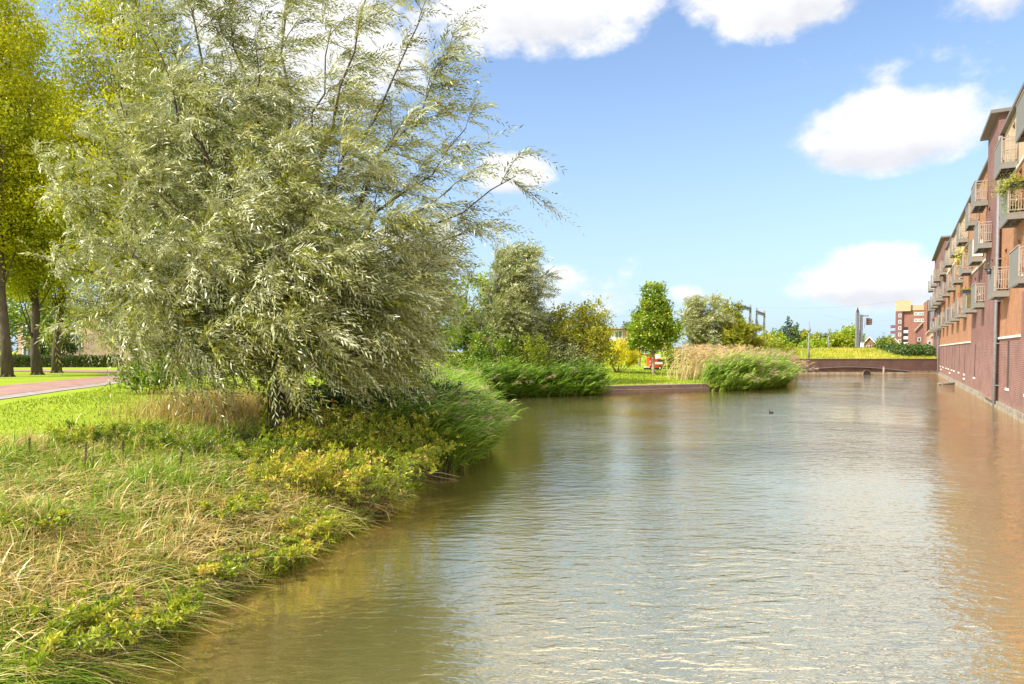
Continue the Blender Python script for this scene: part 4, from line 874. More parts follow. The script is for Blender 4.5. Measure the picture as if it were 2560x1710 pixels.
mid_willow(1752, 62, 745, 2.9, 'pale grey willow right of the round green tree, behind dry reeds', low_py=880, tm=.6, ls=.26)
mid_willow(1838, 61, 800, 2.0, 'golden green willow bush at the right end of the far trees', low_py=890, leafm='olive', tm=.5, ls=.24, nt=18)
clump_tree('tree', T(1165, 49), 1.5, [(0, 0, 4.4, 2.9, 2.9, 3.2), (-2.2, 0, 3.6, 2.4, 2.4, 2.6), (1.6, 0, 3.4, 2, 2, 2.4)], 'bushy yellow green tree between the big willow and the grey willow', 130, 90, .7, (.24, .13), 'broad', tmean=.58, shoots=50)
clump_tree('tree', T(940, 55), 1.5, [(0, 0, 4.2, 4, 3, 3.4), (-4.5, 1, 4, 3.6, 3, 3.4)], 'green tree mass glimpsed through the big willow crown', 150, 80, .8, (.28, .15), 'broad', tmean=.45, shoots=40)
clump_tree('tree', T(1440, 46), 1.0, [(0, 0, 3.0, 2.2, 2, 2.0), (-.7, 0, 3.9, 1.3, 1.3, 1.6), (1.1, 0, 3.7, 1.1, 1.1, 1.7), (-1.4, 0, 2.4, 1.5, 1.4, 1.5), (1.3, 0, 2.1, 1.4, 1.4, 1.4)],
           'olive gold tree with ragged top behind the reeds, left of the yellow shrub', 190, 80, .5, (.19, .1), 'olive', tmean=.55, shoots=130, r0=.09, stems=9)
clump_tree('shrub', T(1395, 44.5), .4, [(0, 0, 1.5, 1.6, 1.2, 1.2), (1.2, 0, 1.2, 1.2, 1, .9)], 'dark olive willow shrub low in front of the olive gold tree', 60, 80, .42, (.2, .06), 'willowfar', cat='shrub', tmean=.3, shoots=50, r0=.05, stems=6)
clump_tree('shrub', T(1225, 43), .4, [(0, 0, 1.8, 1.6, 1.3, 1.7), (-1.9, 0, 2.0, 1.6, 1.3, 1.9)], 'leafy green bush under the wispy grey green willow', 90, 90, .42, (.17, .08), 'broad', cat='shrub', tmean=.35, shoots=70, r0=.04, stems=7)
clump_tree('shrub', T(1312, 42.6), .4, [(0, 0, 1.6, 1.2, 1.0, 1.6), (.9, 0, 1.2, 1.0, .9, 1.1)], 'yellow green bush rising from the middle of the left reed bed', 65, 90, .36, (.16, .06), 'lime', cat='shrub', tmean=.3, shoots=80, r0=.04, stems=7)
clump_tree('shrub', T(1345, 45.5), .4, [(0, 0, 2.1, 1.8, 1.4, 2.0), (1.9, 0, 1.9, 1.6, 1.3, 1.8), (-1.5, 1, 1.9, 1.7, 1.3, 1.8)], 'grey leaved bush between the wispy willow and the olive gold tree', 110, 90, .45, (.2, .07), 'willowfar', cat='shrub', tmean=.35, shoots=90, r0=.04, stems=7)
clump_tree('round_tree', T(1635, 55), 1.7, [(0, 0, 3.9, 1.9, 1.9, 1.8), (-.1, 0, 5.6, 1.35, 1.35, 1.7), (.9, .1, 3.5, 1.5, 1.4, 1.5), (-.9, 0, 3.2, 1.4, 1.4, 1.3), (-.15, 0, 6.7, .8, .8, 1.0), (.55, 0, 6.1, .7, .7, 1.2)],
           'full bright green tree with slim pale trunk on the far lawn', 170, 85, .46, (.20, .15), 'broad', 'barkpale', .11, tmean=.5, shoots=60, wind=(.3, 0, -.1), shell=.5)
clump_tree('young_tree', T(1598, 76), 1.5, [(0, 0, 4.0, 1.8, 1.8, 2.2), (1.5, 0, 4.4, 1.8, 1.6, 2.0)], 'dark green tree with forked pale trunk behind the round green tree', 80, 70, .55, (.26, .18), 'darkgreen', 'barkpale', .13, tmean=.6)
clump_tree('yellow_shrub', T(1544, 57), .4, [(0, 0, 1.5, 1.6, 1.4, 1.0), (-.3, 0, 2.0, 1.1, 1.1, .8), (.9, 0, 1.45, 1.1, 1.0, .7)], 'bright yellow round shrub with dark stems on the far lawn', 125, 75, .34, (.13, .06), 'yellow_leaf', cat='shrub', tmean=.5, shoots=90, r0=.035, stems=12, wind=(.3, 0, .1))
clump_tree('shrub', T(1665, 71), .3, [(0, 0, 1.2, 2.2, 1.4, 1.2), (2.4, 0, 1.5, 1.8, 1.4, 1.4)], 'lime green bush beside the red machine at the back of the lawn', 60, 70, .5, (.22, .12), 'lime', cat='shrub', tmean=.4, r0=.05, stems=6)
clump_tree('shrub', T(1470, 76), .3, [(0, 0, 1.3, 3.4, 1.4, 1.3), (-4, 0, 1.5, 2.6, 1.4, 1.5)], 'low yellow green hedge bush under the far red apartment block', 70, 60, .5, (.24, .13), 'lime', cat='shrub', tmean=.35, r0=.05, stems=6)
clump_tree('shrub', T(1925, 70), .3, [(0, 0, 1.9, 2.1, 1.6, 1.7), (1.5, 0, 1.3, 1.6, 1.3, 1.2), (-1.6, 0, 1.6, 1.6, 1.3, 1.6)], 'yellow green bush just left of the brick canal wall', 90, 75, .5, (.26, .08), 'lime', cat='shrub', tmean=.45, shoots=90, r0=.05, stems=8)
for (px, tp, Y, lab) in [(1815, 752, 88, 'left column poplar behind the pale grey willow'), (1841, 757, 90, 'right column poplar beside the first rail portal')]:
    b = T(px, Y); h = at(px, tp, Y)[2] - b[2]
    clump_tree('column_poplar', b, .8, [(0, 0, h*.52, .75, .75, h*.48), (0, 0, h*.35, 1.0, 1.0, h*.3)], lab, 75, 60, .5, (.26, .16), 'olive', tmean=.35, r0=.1, shoots=40, wind=(.1, 0, .2), group='column poplars behind the grey willow')
for (px, Y, tp, hw, lm, tmn, lab) in [(1975, 128, 800, 2.6, 'darkgreen', .55, 'dark green fir like tree standing behind the rail line'), (2008, 135, 832, 1.8, 'olive', .5, 'yellow green tree right of the dark fir behind the rails'),
                                 (2052, 138, 828, 3.0, 'lime', .25, 'broad pale green tree between the two street lamps'), (2118, 130, 815, 3.0, 'broad', .5, 'round green tree just left of the signal mast'),
                                 (2096, 124, 838, 2.2, 'lime', .45, 'bright green bush below the round tree by the signal mast'), (2208, 150, 848, 3.0, 'lime', .25, 'green tree between the gabled house and the tower'),
                                 (1925, 110, 838, 2.4, 'broad', .5, 'green bush behind the second rail portal'), (1890, 105, 850, 3.4, 'olive', .5, 'olive bush behind the lime bush near the rails'), (2030, 120, 852, 2.4, 'broad', .6, 'small green bush at the rails below the dark fir')]:
    b = T(px, Y); h = at(px, tp, Y)[2] - b[2]
    el = [(0, 0, h*.45, hw, hw, h*.42), (.1, 0, h*.66, hw*.6, hw*.6, h*.33), (hw*.5, 0, h*.35, hw*.7, hw*.7, h*.32)]
    if lm == 'darkgreen': el = [(0, 0, h*.3, hw*1.15, hw, h*.28), (-.3, 0, h*.6, hw*.65, hw*.6, h*.28), (-.5, 0, h*.82, hw*.3, hw*.3, h*.17)]
    clump_tree('tree', b, 1.0, el, lab, 70, 55, .75, (.42, .27), lm, tmean=tmn, r0=.16, shoots=30)
# bush and sapling near the path end, left
clump_tree('shrub', gpt(372, 985), .3, [(0, 0, .75, .9, .8, .55), (.6, 0, .6, .7, .6, .5)], 'small leafy dark green bush at the end of the lawn under the willow', 40, 70, .3, (.12, .08), 'broad', cat='shrub', tmean=.35, shoots=30, r0=.02, stems=5)
clump_tree('shrub', T(150, 66), .3, [(0, 0, 1.4, 2.2, 1.5, 1.4)], 'dark rounded bush behind the left hedge', 50, 60, .5, (.22, .14), 'darkgreen', cat='shrub', tmean=.55, r0=.05, stems=5)
clump_tree('tree', T(-20, 64), 1.5, [(0, 0, 5, 5, 3, 4), (5, 0, 4.4, 3.5, 3, 3.2)], 'green tree in the shade behind the three poplar trunks', 120, 70, .9, (.34, .2), 'broad', tmean=.35)
clump_tree('tree', T(560, 62), 1.5, [(0, 0, 4.5, 4.5, 3, 3.6), (-5, 0, 3.5, 3, 3, 2.6)], 'yellow green tree behind the willow on the far side of the path', 120, 70, .85, (.3, .18), 'lime', tmean=.25)

# clipped hedge
def hedge():
    root = empty('hedge', (0, 0, 0), 0, 'clipped dark green hedge running in front of the left house', 'hedge')
    a = at(-30, 918, 59); b = at(288, 918, 59); n = 26000
    x = rng.uniform(a[0], b[0], n); y = 59 + rng.uniform(0, 1.2, n); z = gz(-38, 59) + rng.uniform(.02, .95, n)
    q = rng.integers(0, 3, n); y = np.where(q == 0, 59 + rng.normal(0, .05, n), y); z = np.where(q == 1, gz(-38, 59) + .93 + rng.normal(0, .04, n) + .05*np.sin(x*3), z)
    leaves('foliage', np.stack([x, y, z], 1), rvec(n), rvec(n), rng.uniform(.09, .18, n), rng.uniform(.06, .11, n), np.clip(rng.normal(.45, .2, n), 0, 1), MT['hedge'], root, wide=.5)
    mb = MB()
    for k in np.arange(a[0], b[0], .5): mb.tube([(k, 59.6, gz(-38, 59) - .1), (k + .1, 59.6, gz(-38, 59) + .5), (k + .05, 59.5, gz(-38, 59) + .85)], [.03, .02, .01], 5)
    mb.build('stems', MT['bark'], root)
hedge()
# ------------------------------------------------------------------ grasses, reeds, bank weeds
def scatter(n, x0, x1, y0, y1):
    return rng.uniform(x0, x1, n), rng.uniform(y0, y1, n)
def grass_set():
    # rough bank grass: density falls with distance
    X = []; Y = []
    for (n, x0, x1, y0, y1) in [(34000, -6.0, -2.6, 3.0, 7.5), (30000, -9, -2.0, 7.0, 11.5), (24000, -13, -1.6, 11, 17), (9000, -9, -1.2, 17, 24)]:
        x, y = scatter(n, x0, x1, y0, y1); X.append(x); Y.append(y)
    x = np.concatenate(X); y = np.concatenate(Y); n = len(x); tc = rng.integers(0, n, n//26)     # two thirds of the blades grow in tufts
    ti = rng.integers(0, len(tc), n); intuft = rng.random(n) < .68; off = rng.normal(size=(n, 2))*(.05 + .004*y[tc[ti]])[:, None]
    x0, y0 = x.copy(), y.copy(); x = np.where(intuft, x0[tc[ti]] + off[:, 0], x); y = np.where(intuft, y0[tc[ti]] + off[:, 1], y)
    tl = rng.normal(0, .35, (len(tc), 2)); th_ = rng.uniform(.7, 1.35, len(tc)); tt_ = rng.normal(0, .16, len(tc)); td_ = rng.normal(0, .34, len(tc))
    tlean = np.where(intuft[:, None], tl[ti] + off*5.5, 0); tsc = np.where(intuft, th_[ti], .8); ttint = np.where(intuft, tt_[ti], 0); tdry = np.where(intuft, td_[ti], 0)
    d = shore_d(x, y)
    rough = d + fnoise(x, y, 1.1, 5)*.7
    lim = np.interp(y, [3, 8, 10.5, 12, 14, 20], [9, 7.2, 6.2, 5.4, 5.2, 4.5])
    ok = (d > .0) & (rough < lim); x, y, d, tlean, tsc, ttint, tdry = (q[ok] for q in (x, y, d, tlean, tsc, ttint, tdry))
    lush = np.exp(-(((x + 5.9)/1.7)**2 + ((y - 9.7)/1.3)**2)) + .75*np.exp(-(((x + 3.5)/.6)**2 + ((y - 4.3)/.8)**2)) + .35*sstep(11.0, 13.0, y)
    lush = lush + .30*fnoise(x, y, 2.2, 8) + .16*fnoise(x, y, 6, 9)
    isdry = .3 + .4*rng.random(len(x)) > np.clip(.41 + .62*lush + tdry, .12, .97)
    n = len(x); z = ground_z(x, y) - .03; pos = np.stack([x, y, z], 1)
    clx = fnoise(x, y, 5, 21)*1.6; wind = np.stack([.55 + .5*fnoise(x, y, 2.5, 22), .45*clx - .1, np.zeros(n)], 1)
    edge = np.exp(-(d/.45)**2)[:, None]
    lean = wind*.7 + np.c_[tlean, np.zeros(n)] + rng.normal(0, .28, (n, 3)) + edge*np.array([.48, -.1, 0]); lean[:, 2] = 0
    tall = np.clip(.30 + .10*fnoise(x, y, 3, 31), .16, .5)*rng.uniform(.6, 1.35, n)*np.interp(d, [0, .5, 4, 9], [.78, .95, 1.05, .7])*tsc
    w = np.interp(y, [3, 9, 20], [.010, .015, .026])*rng.choice([.7, 1.0, 1.5, 2.3], n, p=[.3, .35, .23, .12])
    t = np.clip(rng.normal(.5, .17, n) + ttint + .15*fnoise(x, y, 4, 41), 0, 1)
    for flag, nm, mt, lab in ((isdry, 'dry_grass', 'dry', 'pale dry bent grass covering the near bank'), (~isdry, 'tall_grass', 'grass', 'lush green grass growing among the dry grass on the near bank')):
        v, f, tt = blade_data(pos[flag], lean[flag], tall[flag], w[flag], t[flag], 4, .62)
        tag(link_mesh(nm, np_mesh(nm, v, f, tt, True), MT[mt], None), lab, 'grass', kind='stuff')
    n = 7000; y = rng.uniform(3.2, 12, n); x = np.interp(y, SHORE[:, 1], SHORE[:, 0]) - rng.uniform(.05, 5.0, n); pos = np.stack([x, y, ground_z(x, y) + rng.uniform(.0, .09, n)], 1); a = rng.normal(0, .9, n)
    lean = np.stack([np.cos(a), np.sin(a), 0*a], 1)*rng.uniform(1.2, 2.2, n)[:, None]
    v, f, tt = blade_data(pos, lean, rng.uniform(.12, .32, n), rng.uniform(.009, .02, n), np.clip(rng.normal(.6, .22, n), 0, 1), 3, .35)
    tag(link_mesh('matted_grass', np_mesh('matted_grass', v, f, tt), MT['dry'], None), 'matted dead straw lying flat between the grasses of the near bank', 'grass', kind='stuff')
    # mown lawn: short blades
    x, y = scatter(60000, -22, -3, 9, 30); d = shore_d(x, y)
    x2, y2 = scatter(26000, 3, 26, 43.2, 66); x = np.r_[x, x2]; y = np.r_[y, y2]; d = shore_d(x, y)
    lim = np.interp(y, [3, 8, 10.5, 12, 14, 20, 36, 40], [8, 6.5, 5.6, 4.8, 4.6, 4, 4, .3])
    px = np.interp(y, [p[1] for p in PATH], [p[0] for p in PATH])
    ok = (d > lim) & ((x > px + 3.8) | (y > 40)); x, y = x[ok], y[ok]; n = len(x)
    pos = np.stack([x, y, ground_z(x, y) - .01], 1); lean = rng.normal(0, .5, (n, 3)); lean[:, 2] = 0
    sc = np.interp(y, [9, 30, 60], [.07, .12, .2])
    v, f, tt = blade_data(pos, lean, sc*rng.uniform(.6, 1.3, n), sc*.25, np.clip(rng.normal(.5, .22, n) + .2*fnoise(x, y, .9, 51), 0, 1), 2, .5)
    tag(link_mesh('lawn_grass', np_mesh('lawn_grass', v, f, tt), MT['lawn'], None), 'short mown lawn grass between the path and the bank', 'grass', kind='stuff')
    # dry tall stalks left of the willow trunk
    n = 3600; c = gpt(490, 1050); x = c[0] + rng.normal(0, .85, n); y = c[1] + 1.2 + rng.normal(0, 1.0, n); pos = np.stack([x, y, ground_z(x, y)], 1)
    lean = np.stack([rng.normal(.25, .3, n), rng.normal(0, .3, n), np.zeros(n)], 1)
    v, f, tt = blade_data(pos, lean, rng.uniform(.4, .95, n), rng.uniform(.008, .016, n), np.clip(rng.normal(.35, .2, n), 0, 1), 4, .4)
    tag(link_mesh('dry_stalks', np_mesh('dry_stalks', v, f, tt, True), MT['dry'], None), 'dry brown grass stalks left of the willow trunk', 'grass', kind='stuff')
    # embankment grass beyond the canal wall
    n = 26000; x = rng.uniform(26, 56, n); y = rng.uniform(79.7, 92, n); pos = np.stack([x, y, ground_z(x, y) - .05], 1)
    lean = np.stack([rng.normal(.3, .35, n), rng.normal(-.1, .35, n), np.zeros(n)], 1)
    v, f, tt = blade_data(pos, lean, rng.uniform(.25, .6, n), rng.uniform(.03, .06, n), np.clip(rng.normal(.6, .22, n) + .3*fnoise(x, y, .7, 61), 0, 1), 2, .5)
    tag(link_mesh('embankment_grass', np_mesh('embankment_grass', v, f, tt), leafmat('yellowing_grass', [(0, (.16, .22, .01)), (.5, (.38, .40, .02)), (1, (.66, .52, .07))]), None), 'yellowing rough grass on the bank above the canal wall', 'grass', kind='stuff')
grass_set()

def reeds(name, pos, height, leanv, label, nleaf=9, leafl=.5, leafw=.022, plume=.4, mats=('reed', 'plume'), stem=.006, tm=.5, spread=.25, plen=.28):
    """reed stems with arching leaves and feathery plumes, wind from the left"""
    n = len(pos); lean = np.array(leanv)[None]*rng.uniform(.55, 1.35, n)[:, None] + rng.normal(0, spread, (n, 3))*[1, 1, 0]; parts = []
    def P(t, i=slice(None)): 
        l = lean[i]; hh = height[i]
        return pos[i] + l*(hh*t**1.6)[:, None] + np.stack([0*t, 0*t, hh*t*(1 - .22*t*np.linalg.norm(l, axis=1))], 1)
    rows = []; K = 5; ang = rng.uniform(0, 6.28, n); sd_ = np.stack([np.cos(ang), np.sin(ang), 0*ang], 1)*stem
    for k in range(K+1):
        p = P(np.full(n, k/K)); rows += [p - sd_*(1.2-k/K), p + sd_*(1.2-k/K)]
    v = np.stack(rows, 1); b = (np.arange(n)*2*(K+1))[:, None]; f = np.stack([b + [2*k, 2*k+1, 2*k+3, 2*k+2] for k in range(K)], 1).reshape(-1, 4)
    parts.append((v.reshape(-1, 3), f, np.repeat(np.clip(rng.normal(tm + .15, .15, n), 0, 1), K)))
    rep = np.repeat(np.arange(n), nleaf); t = .15 + .82*rng.random(len(rep)); p = P(t, rep); m = len(rep)
    a = rng.normal(0, .9, m); out = np.stack([np.cos(a), np.sin(a), 0*a], 1)
    wd = np.array([.5, 0, 0]); lv = out*.55 + wd
    L = leafl*rng.uniform(.6, 1.25, m); rows = []; sv_ = nrm(np.cross(lv, [0, 0, 1.]) + rvec(m)*.5)
    for k in range(4):
        q = k/3; c = p + lv*(L*q)[:, None]*.75; c[:, 2] += L*(.85*q - .62*q*q)
        w = (leafw*(np.array([.55, 1, .7, .05])[k])*rng.uniform(.95, 1.05, m))[:, None]*.5
        rows += [c - sv_*w, c + sv_*w]
    v = np.stack(rows, 1); b = (np.arange(m)*8)[:, None]; f = np.stack([b + [2*k, 2*k+1, 2*k+3, 2*k+2] for k in range(3)], 1).reshape(-1, 4)
    ct = rng.normal(0, .1, n); parts.append((v.reshape(-1, 3), f, np.repeat(np.clip(ct[rep] + rng.normal(tm, .2, m), 0, 1), 3)))
    v, f, tt = join_np(parts)
    root = link_mesh(name, np_mesh(name, v, f, tt, True), MT[mats[0]], None); tag(root, label, 'reeds', kind='stuff')
    sel = np.where(rng.random(n) < plume)[0]
    if len(sel):
        k = 55; rep = np.repeat(sel, k); q = rng.random(len(rep)); base = P(np.ones(len(rep))*.97, rep); dr = nrm(lean[rep]*.8 + np.array([.55, 0, .45]))
        pl = plen*rng.uniform(.8, 1.2, n)[rep]
        pp = base + dr*(pl*q)[:, None] + np.array([.0, 0, -.25])*(pl*q*q)[:, None] + rng.normal(size=(len(rep), 3))*(.055*plen/.28*np.sin(np.pi*np.clip(q*.85 + .12, 0, 1)))[:, None]
        o = leaves('plumes', pp, nrm(dr + rvec(len(rep))*.5 + np.array([.3, 0, -.3])), rvec(len(rep)), rng.uniform(.05, .10, len(rep))*plen/.28, rng.uniform(.008, .016, len(rep))*plen/.28, np.clip(rng.normal(.5, .2, len(rep)), 0, 1), MT[mats[1]], root)
        o['kind'] = 'stuff'
    return root
def shore_band(n, y0, y1, d0, d1, xfun=None):
    out = []
    while len(out) < n:
        y = rng.uniform(y0, y1, 4*n); x = np.interp(y, SHORE[:, 1], SHORE[:, 0]) + rng.uniform(-d1*2.2, .8, 4*n); d = shore_d(x, y)
        ok = (d > d0) & (d < d1)
        out += list(zip(x[ok], y[ok]))
    a = np.array(out[:n]); return np.stack([a[:, 0], a[:, 1], np.maximum(ground_z(a[:, 0], a[:, 1]), -.25)], 1)
p = shore_band(560, 14.4, 20.5, -.35, 1.3); reeds('near_reeds', p, rng.uniform(.95, 1.5, len(p)), (.42, -.05, 0), 'windblown green reeds with pinkish plumes beside the big willow', 13, .55, .036, .055, spread=.16, tm=.5)
p = shore_band(500, 20, 36, -.3, 1.6); reeds('bank_reeds', p, rng.uniform(1.0, 1.7, len(p)), (.5, 0, 0), 'green reeds along the left bank behind the willow', 9, .5, .04, .03, spread=.16)
# left far bed (between willow and timber quay)
def line_band(n, pts, w):
    P = np.array(pts, float); k = rng.uniform(0, len(P)-1, n); i = np.minimum(k.astype(int), len(P)-2); fr = (k - i)[:, None]; c = P[i]*(1-fr) + P[i+1]*fr
    c = c + rng.normal(size=(n, 2))*w; z = np.maximum(ground_z(c[:, 0], c[:, 1]), -.3); return np.stack([c[:, 0], c[:, 1], z], 1)
p = line_band(1150, [(-2.3, 37.6), (-.5, 39.2), (2, 40.3), (5.2, 41.3)], np.array([.45, .55])); p = p[shore_d(p[:, 0], p[:, 1]) > -.5]
reeds('reed_bed', p, rng.uniform(.75, 1.3, len(p))*(1 + .9*rng.random(len(p))**4), (.35, -.1, 0), 'dense green reed bed at the water left of the timber quay', 12, .68, .05, .03, stem=.012, tm=.30, plen=.4)
p = line_band(1700, [(13.6, 46.4), (16, 47.8), (18.5, 50.5), (20.5, 53.5), (22.2, 57.0)], np.array([.7, .7])); p = p[shore_d(p[:, 0], p[:, 1]) > -.9]
reeds('reed_bed', p, rng.uniform(.95, 1.65, len(p))*(1 + .8*rng.random(len(p))**4), (.4, -.12, 0), 'lush green reed bed right of the timber quay', 12, .72, .055, .09, stem=.014, tm=.5, plen=.5)
p = line_band(260, [(20.5, 56), (22.5, 60), (24.5, 66)], np.array([.8, .8])); reeds('plume_reeds', p, rng.uniform(1.7, 2.2, len(p)), (.35, 0, 0), 'tall reeds with pinkish plumes at the right end of the reed bed', 7, .7, .06, .85, stem=.016, tm=.5, plen=.7)
p = line_band(330, [(12.6, 50.6), (14.5, 50.9), (16.5, 52), (18, 53.5)], np.array([.8, .8])); reeds('dry_reeds', p, rng.uniform(1.7, 2.6, len(p)), (.22, 0, 0), 'straw coloured dry reeds between the lawn and the green reed bed', 6, .6, .05, .55, mats=('dryreed', 'dryreed'), stem=.02, tm=.5, plen=.5)

# weedy shrubs along the bank edge
def weed_shrub(px, py, r, h, label, n=16, leafm='weed', tm=.5, ll=.06, group=None, lean=.35, sp=9):
    b = gpt(px, py); root = empty('bank_weed', b, 0, label, 'weed', group); mb = MB(); P = []; D = []; T_ = []
    for i in range(n):
        a = rng.uniform(0, 6.28); q = r*rng.random()**.5; o = np.array([math.cos(a)*q*.55, math.sin(a)*q*.55, -.06]); hh = h*rng.uniform(.6, 1.1)
        tip = o + np.array([math.cos(a)*q*.75 + lean*hh + rng.normal(0, .08), math.sin(a)*q*.75 + rng.normal(0, .08), hh]); path = np.array(trunk_path(o, tip, (-.05, 0, .08*h), 6, .02))
        mb.tube(path, np.linspace(.008, .002, 7), 4, cap=False); tt = rng.normal(tm, .17)
        for j in range(sp):      # side sprigs with leaflets
            k = rng.uniform(.15, 1); ii = min(int(k*6), 5); s = path[ii] + (path[ii+1]-path[ii])*(k*6-ii); sdv = rvec(1)[0]*.8 + np.array([lean*.6, 0, .35]); sdv /= np.linalg.norm(sdv); L = h*.34*(1.15-k*.7)
            m = 13; u = rng.random(m); pp = s + sdv*(L*u)[:, None] + np.array([.1, 0, -.18])*(L*u*u)[:, None]
            P.append(pp + rng.normal(size=(m, 3))*.012); D.append(nrm(sdv + rvec(m)*.9)); T_.append(np.clip(tt + rng.normal(0, .12, m) + .1*k, 0, 1))
    P = np.concatenate(P); D = np.concatenate(D); T_ = np.concatenate(T_); n_ = len(P)
    mb.build('stems', MT['bark'], root); leaves('foliage', P, D, rvec(n_), ll*rng.uniform(.6, 1.3, n_), ll*.36*rng.uniform(.7, 1.3, n_), T_, MT[leafm], root)
WS = [(770, 1135, .7, .62, 'yellow green feathery weed at the foot of the willow trunk', .6), (880, 1160, .8, .62, 'golden tipped weed clump right of the willow trunk', .58), (985, 1190, .75, .58, 'feathery green weed overhanging the water in front of the reeds', .5),
      (900, 1250, .65, .55, 'dense green weed clump leaning over the water edge', .46), (815, 1235, .65, .5, 'pale flowering weed in the middle of the bank thicket', .68), (720, 1215, .6, .42, 'rusty tinged weed among the dry grass near the trunk', .68),
      (965, 1130, .8, .6, 'tall yellow leaved weed in front of the reeds', .66), (1010, 1150, .6, .5, 'outermost green weed tuft beside the reeds', .45), (760, 1330, .4, .3, 'small yellowish weed low at the muddy edge', .6), (690, 1400, .35, .28, 'small green weed tuft at the water by white litter', .45), 
      (640, 1150, .5, .34, 'leafy green weed left of the willow trunk', .38), (860, 1100, .7, .6, 'bushy olive weed under the willow branches', .5), (560, 1280, .4, .24, 'yellow leaved weed patch in the dry grass', .66), (520, 1430, .35, .2, 'light green weed sprouting from the dry bank', .5),
      (120, 1600, .5, .26, 'leafy lime green weed in the bottom left corner', .45), (330, 1560, .45, .22, 'low green weed at the lower bank edge', .5), (40, 1330, .35, .25, 'broad leaved weed at the left picture edge', .4), (430, 1130, .6, .34, 'green weed at the back of the lush grass', .4), (250, 1100, .6, .3, 'straggly green weed between lawn and long grass', .42)]
for (px, py, r, h, lab, tm) in WS: weed_shrub(px, py, r*1.15, h*(1.4 if py < 1300 and px > 650 else 1.05), lab, int(18 + r*38), tm=tm, ll=.045 + .02*r, group='weeds on the near bank')
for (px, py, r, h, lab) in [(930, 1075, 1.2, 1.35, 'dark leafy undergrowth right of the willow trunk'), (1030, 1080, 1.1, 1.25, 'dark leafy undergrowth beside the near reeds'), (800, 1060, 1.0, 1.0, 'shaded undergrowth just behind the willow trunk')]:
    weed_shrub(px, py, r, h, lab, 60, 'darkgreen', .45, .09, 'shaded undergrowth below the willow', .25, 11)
# ivy on the willow trunk
def trunk_ivy():
    root = empty('ivy', WB, 0, 'yellowing ivy climbing the willow trunk', 'ivy'); n = 900; a = rng.uniform(0, 6.28, n); z = rng.uniform(0, 1.7, n); r = .26 + rng.uniform(0, .12, n)
    p = np.stack([np.cos(a)*r, np.sin(a)*r, z], 1); leaves('foliage', p, nrm(np.stack([np.cos(a), np.sin(a), -1 + 0*a], 1) + rvec(n)*.5), rvec(n), rng.uniform(.05, .1, n), rng.uniform(.04, .08, n), np.clip(rng.normal(.6, .25, n), 0, 1), MT['weed'], root, wide=.45)
    mb = MB()
    for k in range(5):
        q = k*1.25; mb.tube([(math.cos(q + t*.8)*.25, math.sin(q + t*.8)*.25, t*1.6) for t in np.linspace(0, 1, 8)], .012, 4)
    mb.build('vine_stems', MT['bark'], root)
trunk_ivy()
def dock(px, py, h):
    b = gpt(px, py); root = empty('dock_stalk', b, 0, 'dark seeded dock stalk standing in the long grass', 'weed', 'dock stalks on the bank'); mb = MB(); tp = np.array([rng.normal(.03, .04), 0, h])
    mb.tube(trunk_path((0, 0, -.05), tp, n=5, wob=.01), np.linspace(.006, .003, 6), 5); mb.build('stem', MT['bark'], root)
    n = 200; q = np.linspace(.5, 1, n); p = tp*q[:, None] + rng.normal(size=(n, 3))*.006
    leaves('seed_head', p, rvec(n), rvec(n), np.full(n, .02), np.full(n, .010), np.full(n, .1), MT['dockseed'], root)
MT['dockseed'] = leafmat('dock_seed', [(0, (.14, .09, .045)), (1, (.22, .15, .07))])
for a in [(212, 1195, .5), (72, 1150, .34), (310, 1165, .4), (445, 1190, .36)]: dock(*a)
def broad_plant():
    b = gpt(640, 1128); root = empty('burdock_plant', b, 0, 'low plant with big round green leaves left of the willow trunk', 'plant'); mb = MB(); P = []; D = []
    for i in range(9):
        a = rng.uniform(0, 6.28); e = np.array([math.cos(a)*.22, math.sin(a)*.16 - .05, rng.uniform(.12, .28)]); mb.tube([(0, 0, -.03), e*.6, e], [.008, .006, .004], 5); P.append(e); D.append([math.cos(a), math.sin(a), -.4])
    mb.build('stalks', MT['weed'] if False else MT['bark'], root); n = len(P)
    leaves('foliage', np.array(P), nrm(np.array(D)), np.tile([0, -.5, 1.], (n, 1)), np.full(n, .15), np.full(n, .14), rng.uniform(.3, .7, n), MT['grass'], root, wide=.42)
broad_plant()
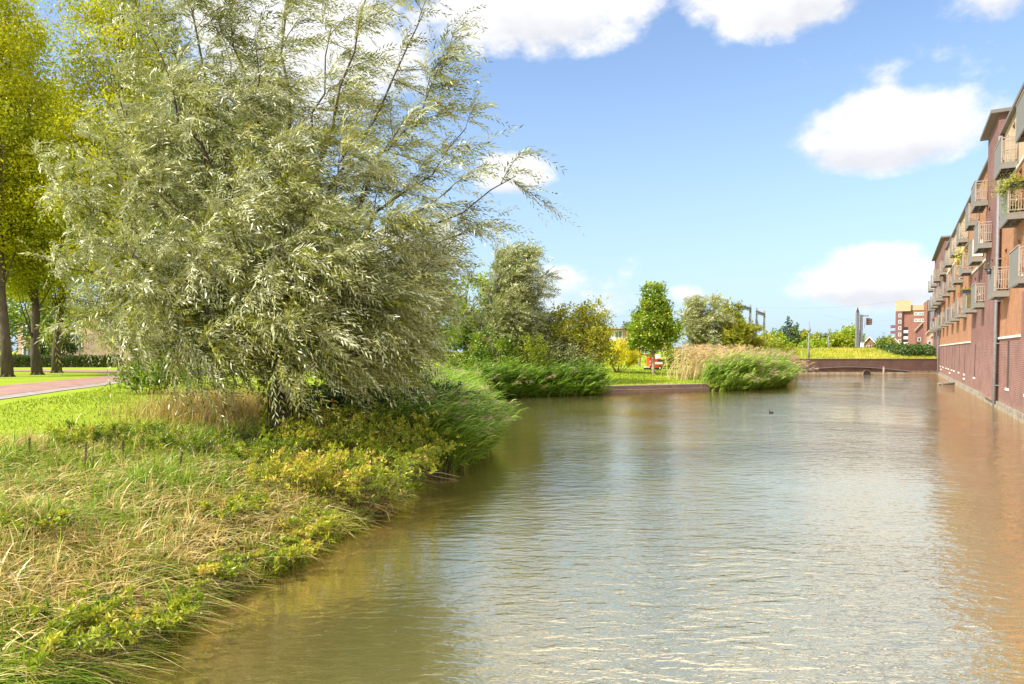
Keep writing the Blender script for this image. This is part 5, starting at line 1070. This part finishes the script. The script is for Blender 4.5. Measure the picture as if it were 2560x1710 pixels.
def sticks():
    root = empty('fallen_branch', (*at(1045, 1190, 14.3)[:2], .0), 0, 'bare fallen branch sticking out over the water below the reeds', 'branch'); mb = MB()
    mb.tube([(-.5, .1, .12), (0, 0, .1), (.5, -.1, .1), (.9, -.2, .03)], [.02, .017, .012, .005], 5); mb.tube([(0, 0, .1), (.4, -.3, .06), (.85, -.45, .01)], [.012, .009, .004], 5); mb.build('limb', MT['barkpale'], root)
    root = empty('dead_twig', gpt(960, 1290, .0), 0, 'dead twig lying in the shallow water below the weeds', 'branch'); mb = MB()
    for i in range(7): e = (rng.uniform(-.05, .3), rng.uniform(-.2, .1), rng.uniform(.0, .12)); mb.tube([(0, 0, .0), (e[0]*.5, e[1]*.5, e[2]*.7 + .03), e], [.006, .004, .002], 4)
    mb.build('limb', MT['barkpale'], root)
    b = gpt(606, 1443); mb = MB(); pts = []
    r_ = np.random.default_rng(3)
    for i in range(3):
        c = r_.normal(0, .015, 3); mb.poly([(-.03 + c[0], 0, .0), (.025 + c[1], .01, -.01 + c[2]), (.03, .03 + c[0], .09), (-.02, .02, .10 + c[1])])
    o = mb.build('litter', MT['white']); o.location = b + [0, -.05, .12]; tag(o, 'crumpled white scrap caught in the grass at the bank edge', 'litter')
sticks()
def marginal_grass():
    n = 2600; y = rng.uniform(4.6, 13.5, n); x = np.interp(y, SHORE[:, 1], SHORE[:, 0]) + rng.normal(0, .07, n) - .03; k = fnoise(x*0, y, 3.0, 71) > -.1; x, y = x[k], y[k]; n = len(x)
    pos = np.stack([x, y, np.maximum(ground_z(x, y), -.05) - .02], 1); lean = np.stack([rng.normal(.55, .35, n), rng.normal(-.1, .4, n), np.zeros(n)], 1)
    v, f, t = blade_data(pos, lean, rng.uniform(.12, .34, n), rng.uniform(.008, .022, n), np.clip(rng.normal(.55, .2, n), 0, 1), 4, .7)
    tag(link_mesh('marginal_grass', np_mesh('marginal_grass', v, f, t, True), MT['weed'], None), 'green and straw tufts hanging into the water along the near bank', 'grass', kind='stuff')
marginal_grass()
def bank_mud():
    mb = MB()
    for i in range(60):
        y = rng.uniform(5.0, 7.5); x = float(np.interp(y, SHORE[:, 1], SHORE[:, 0])); p = np.array([x - .05, y, rng.uniform(.15, .3)])
        mb.tube([p, p + [.08, rng.normal(0, .05), -.06], p + [.12 + rng.random()*.1, rng.normal(0, .1), -.22]], [.005, .004, .002], 4, cap=False)
    tag(mb.build('root_tangle', MT['bark']), 'tangle of bare roots hanging under the cut near bank', 'roots', kind='stuff')
bank_mud()
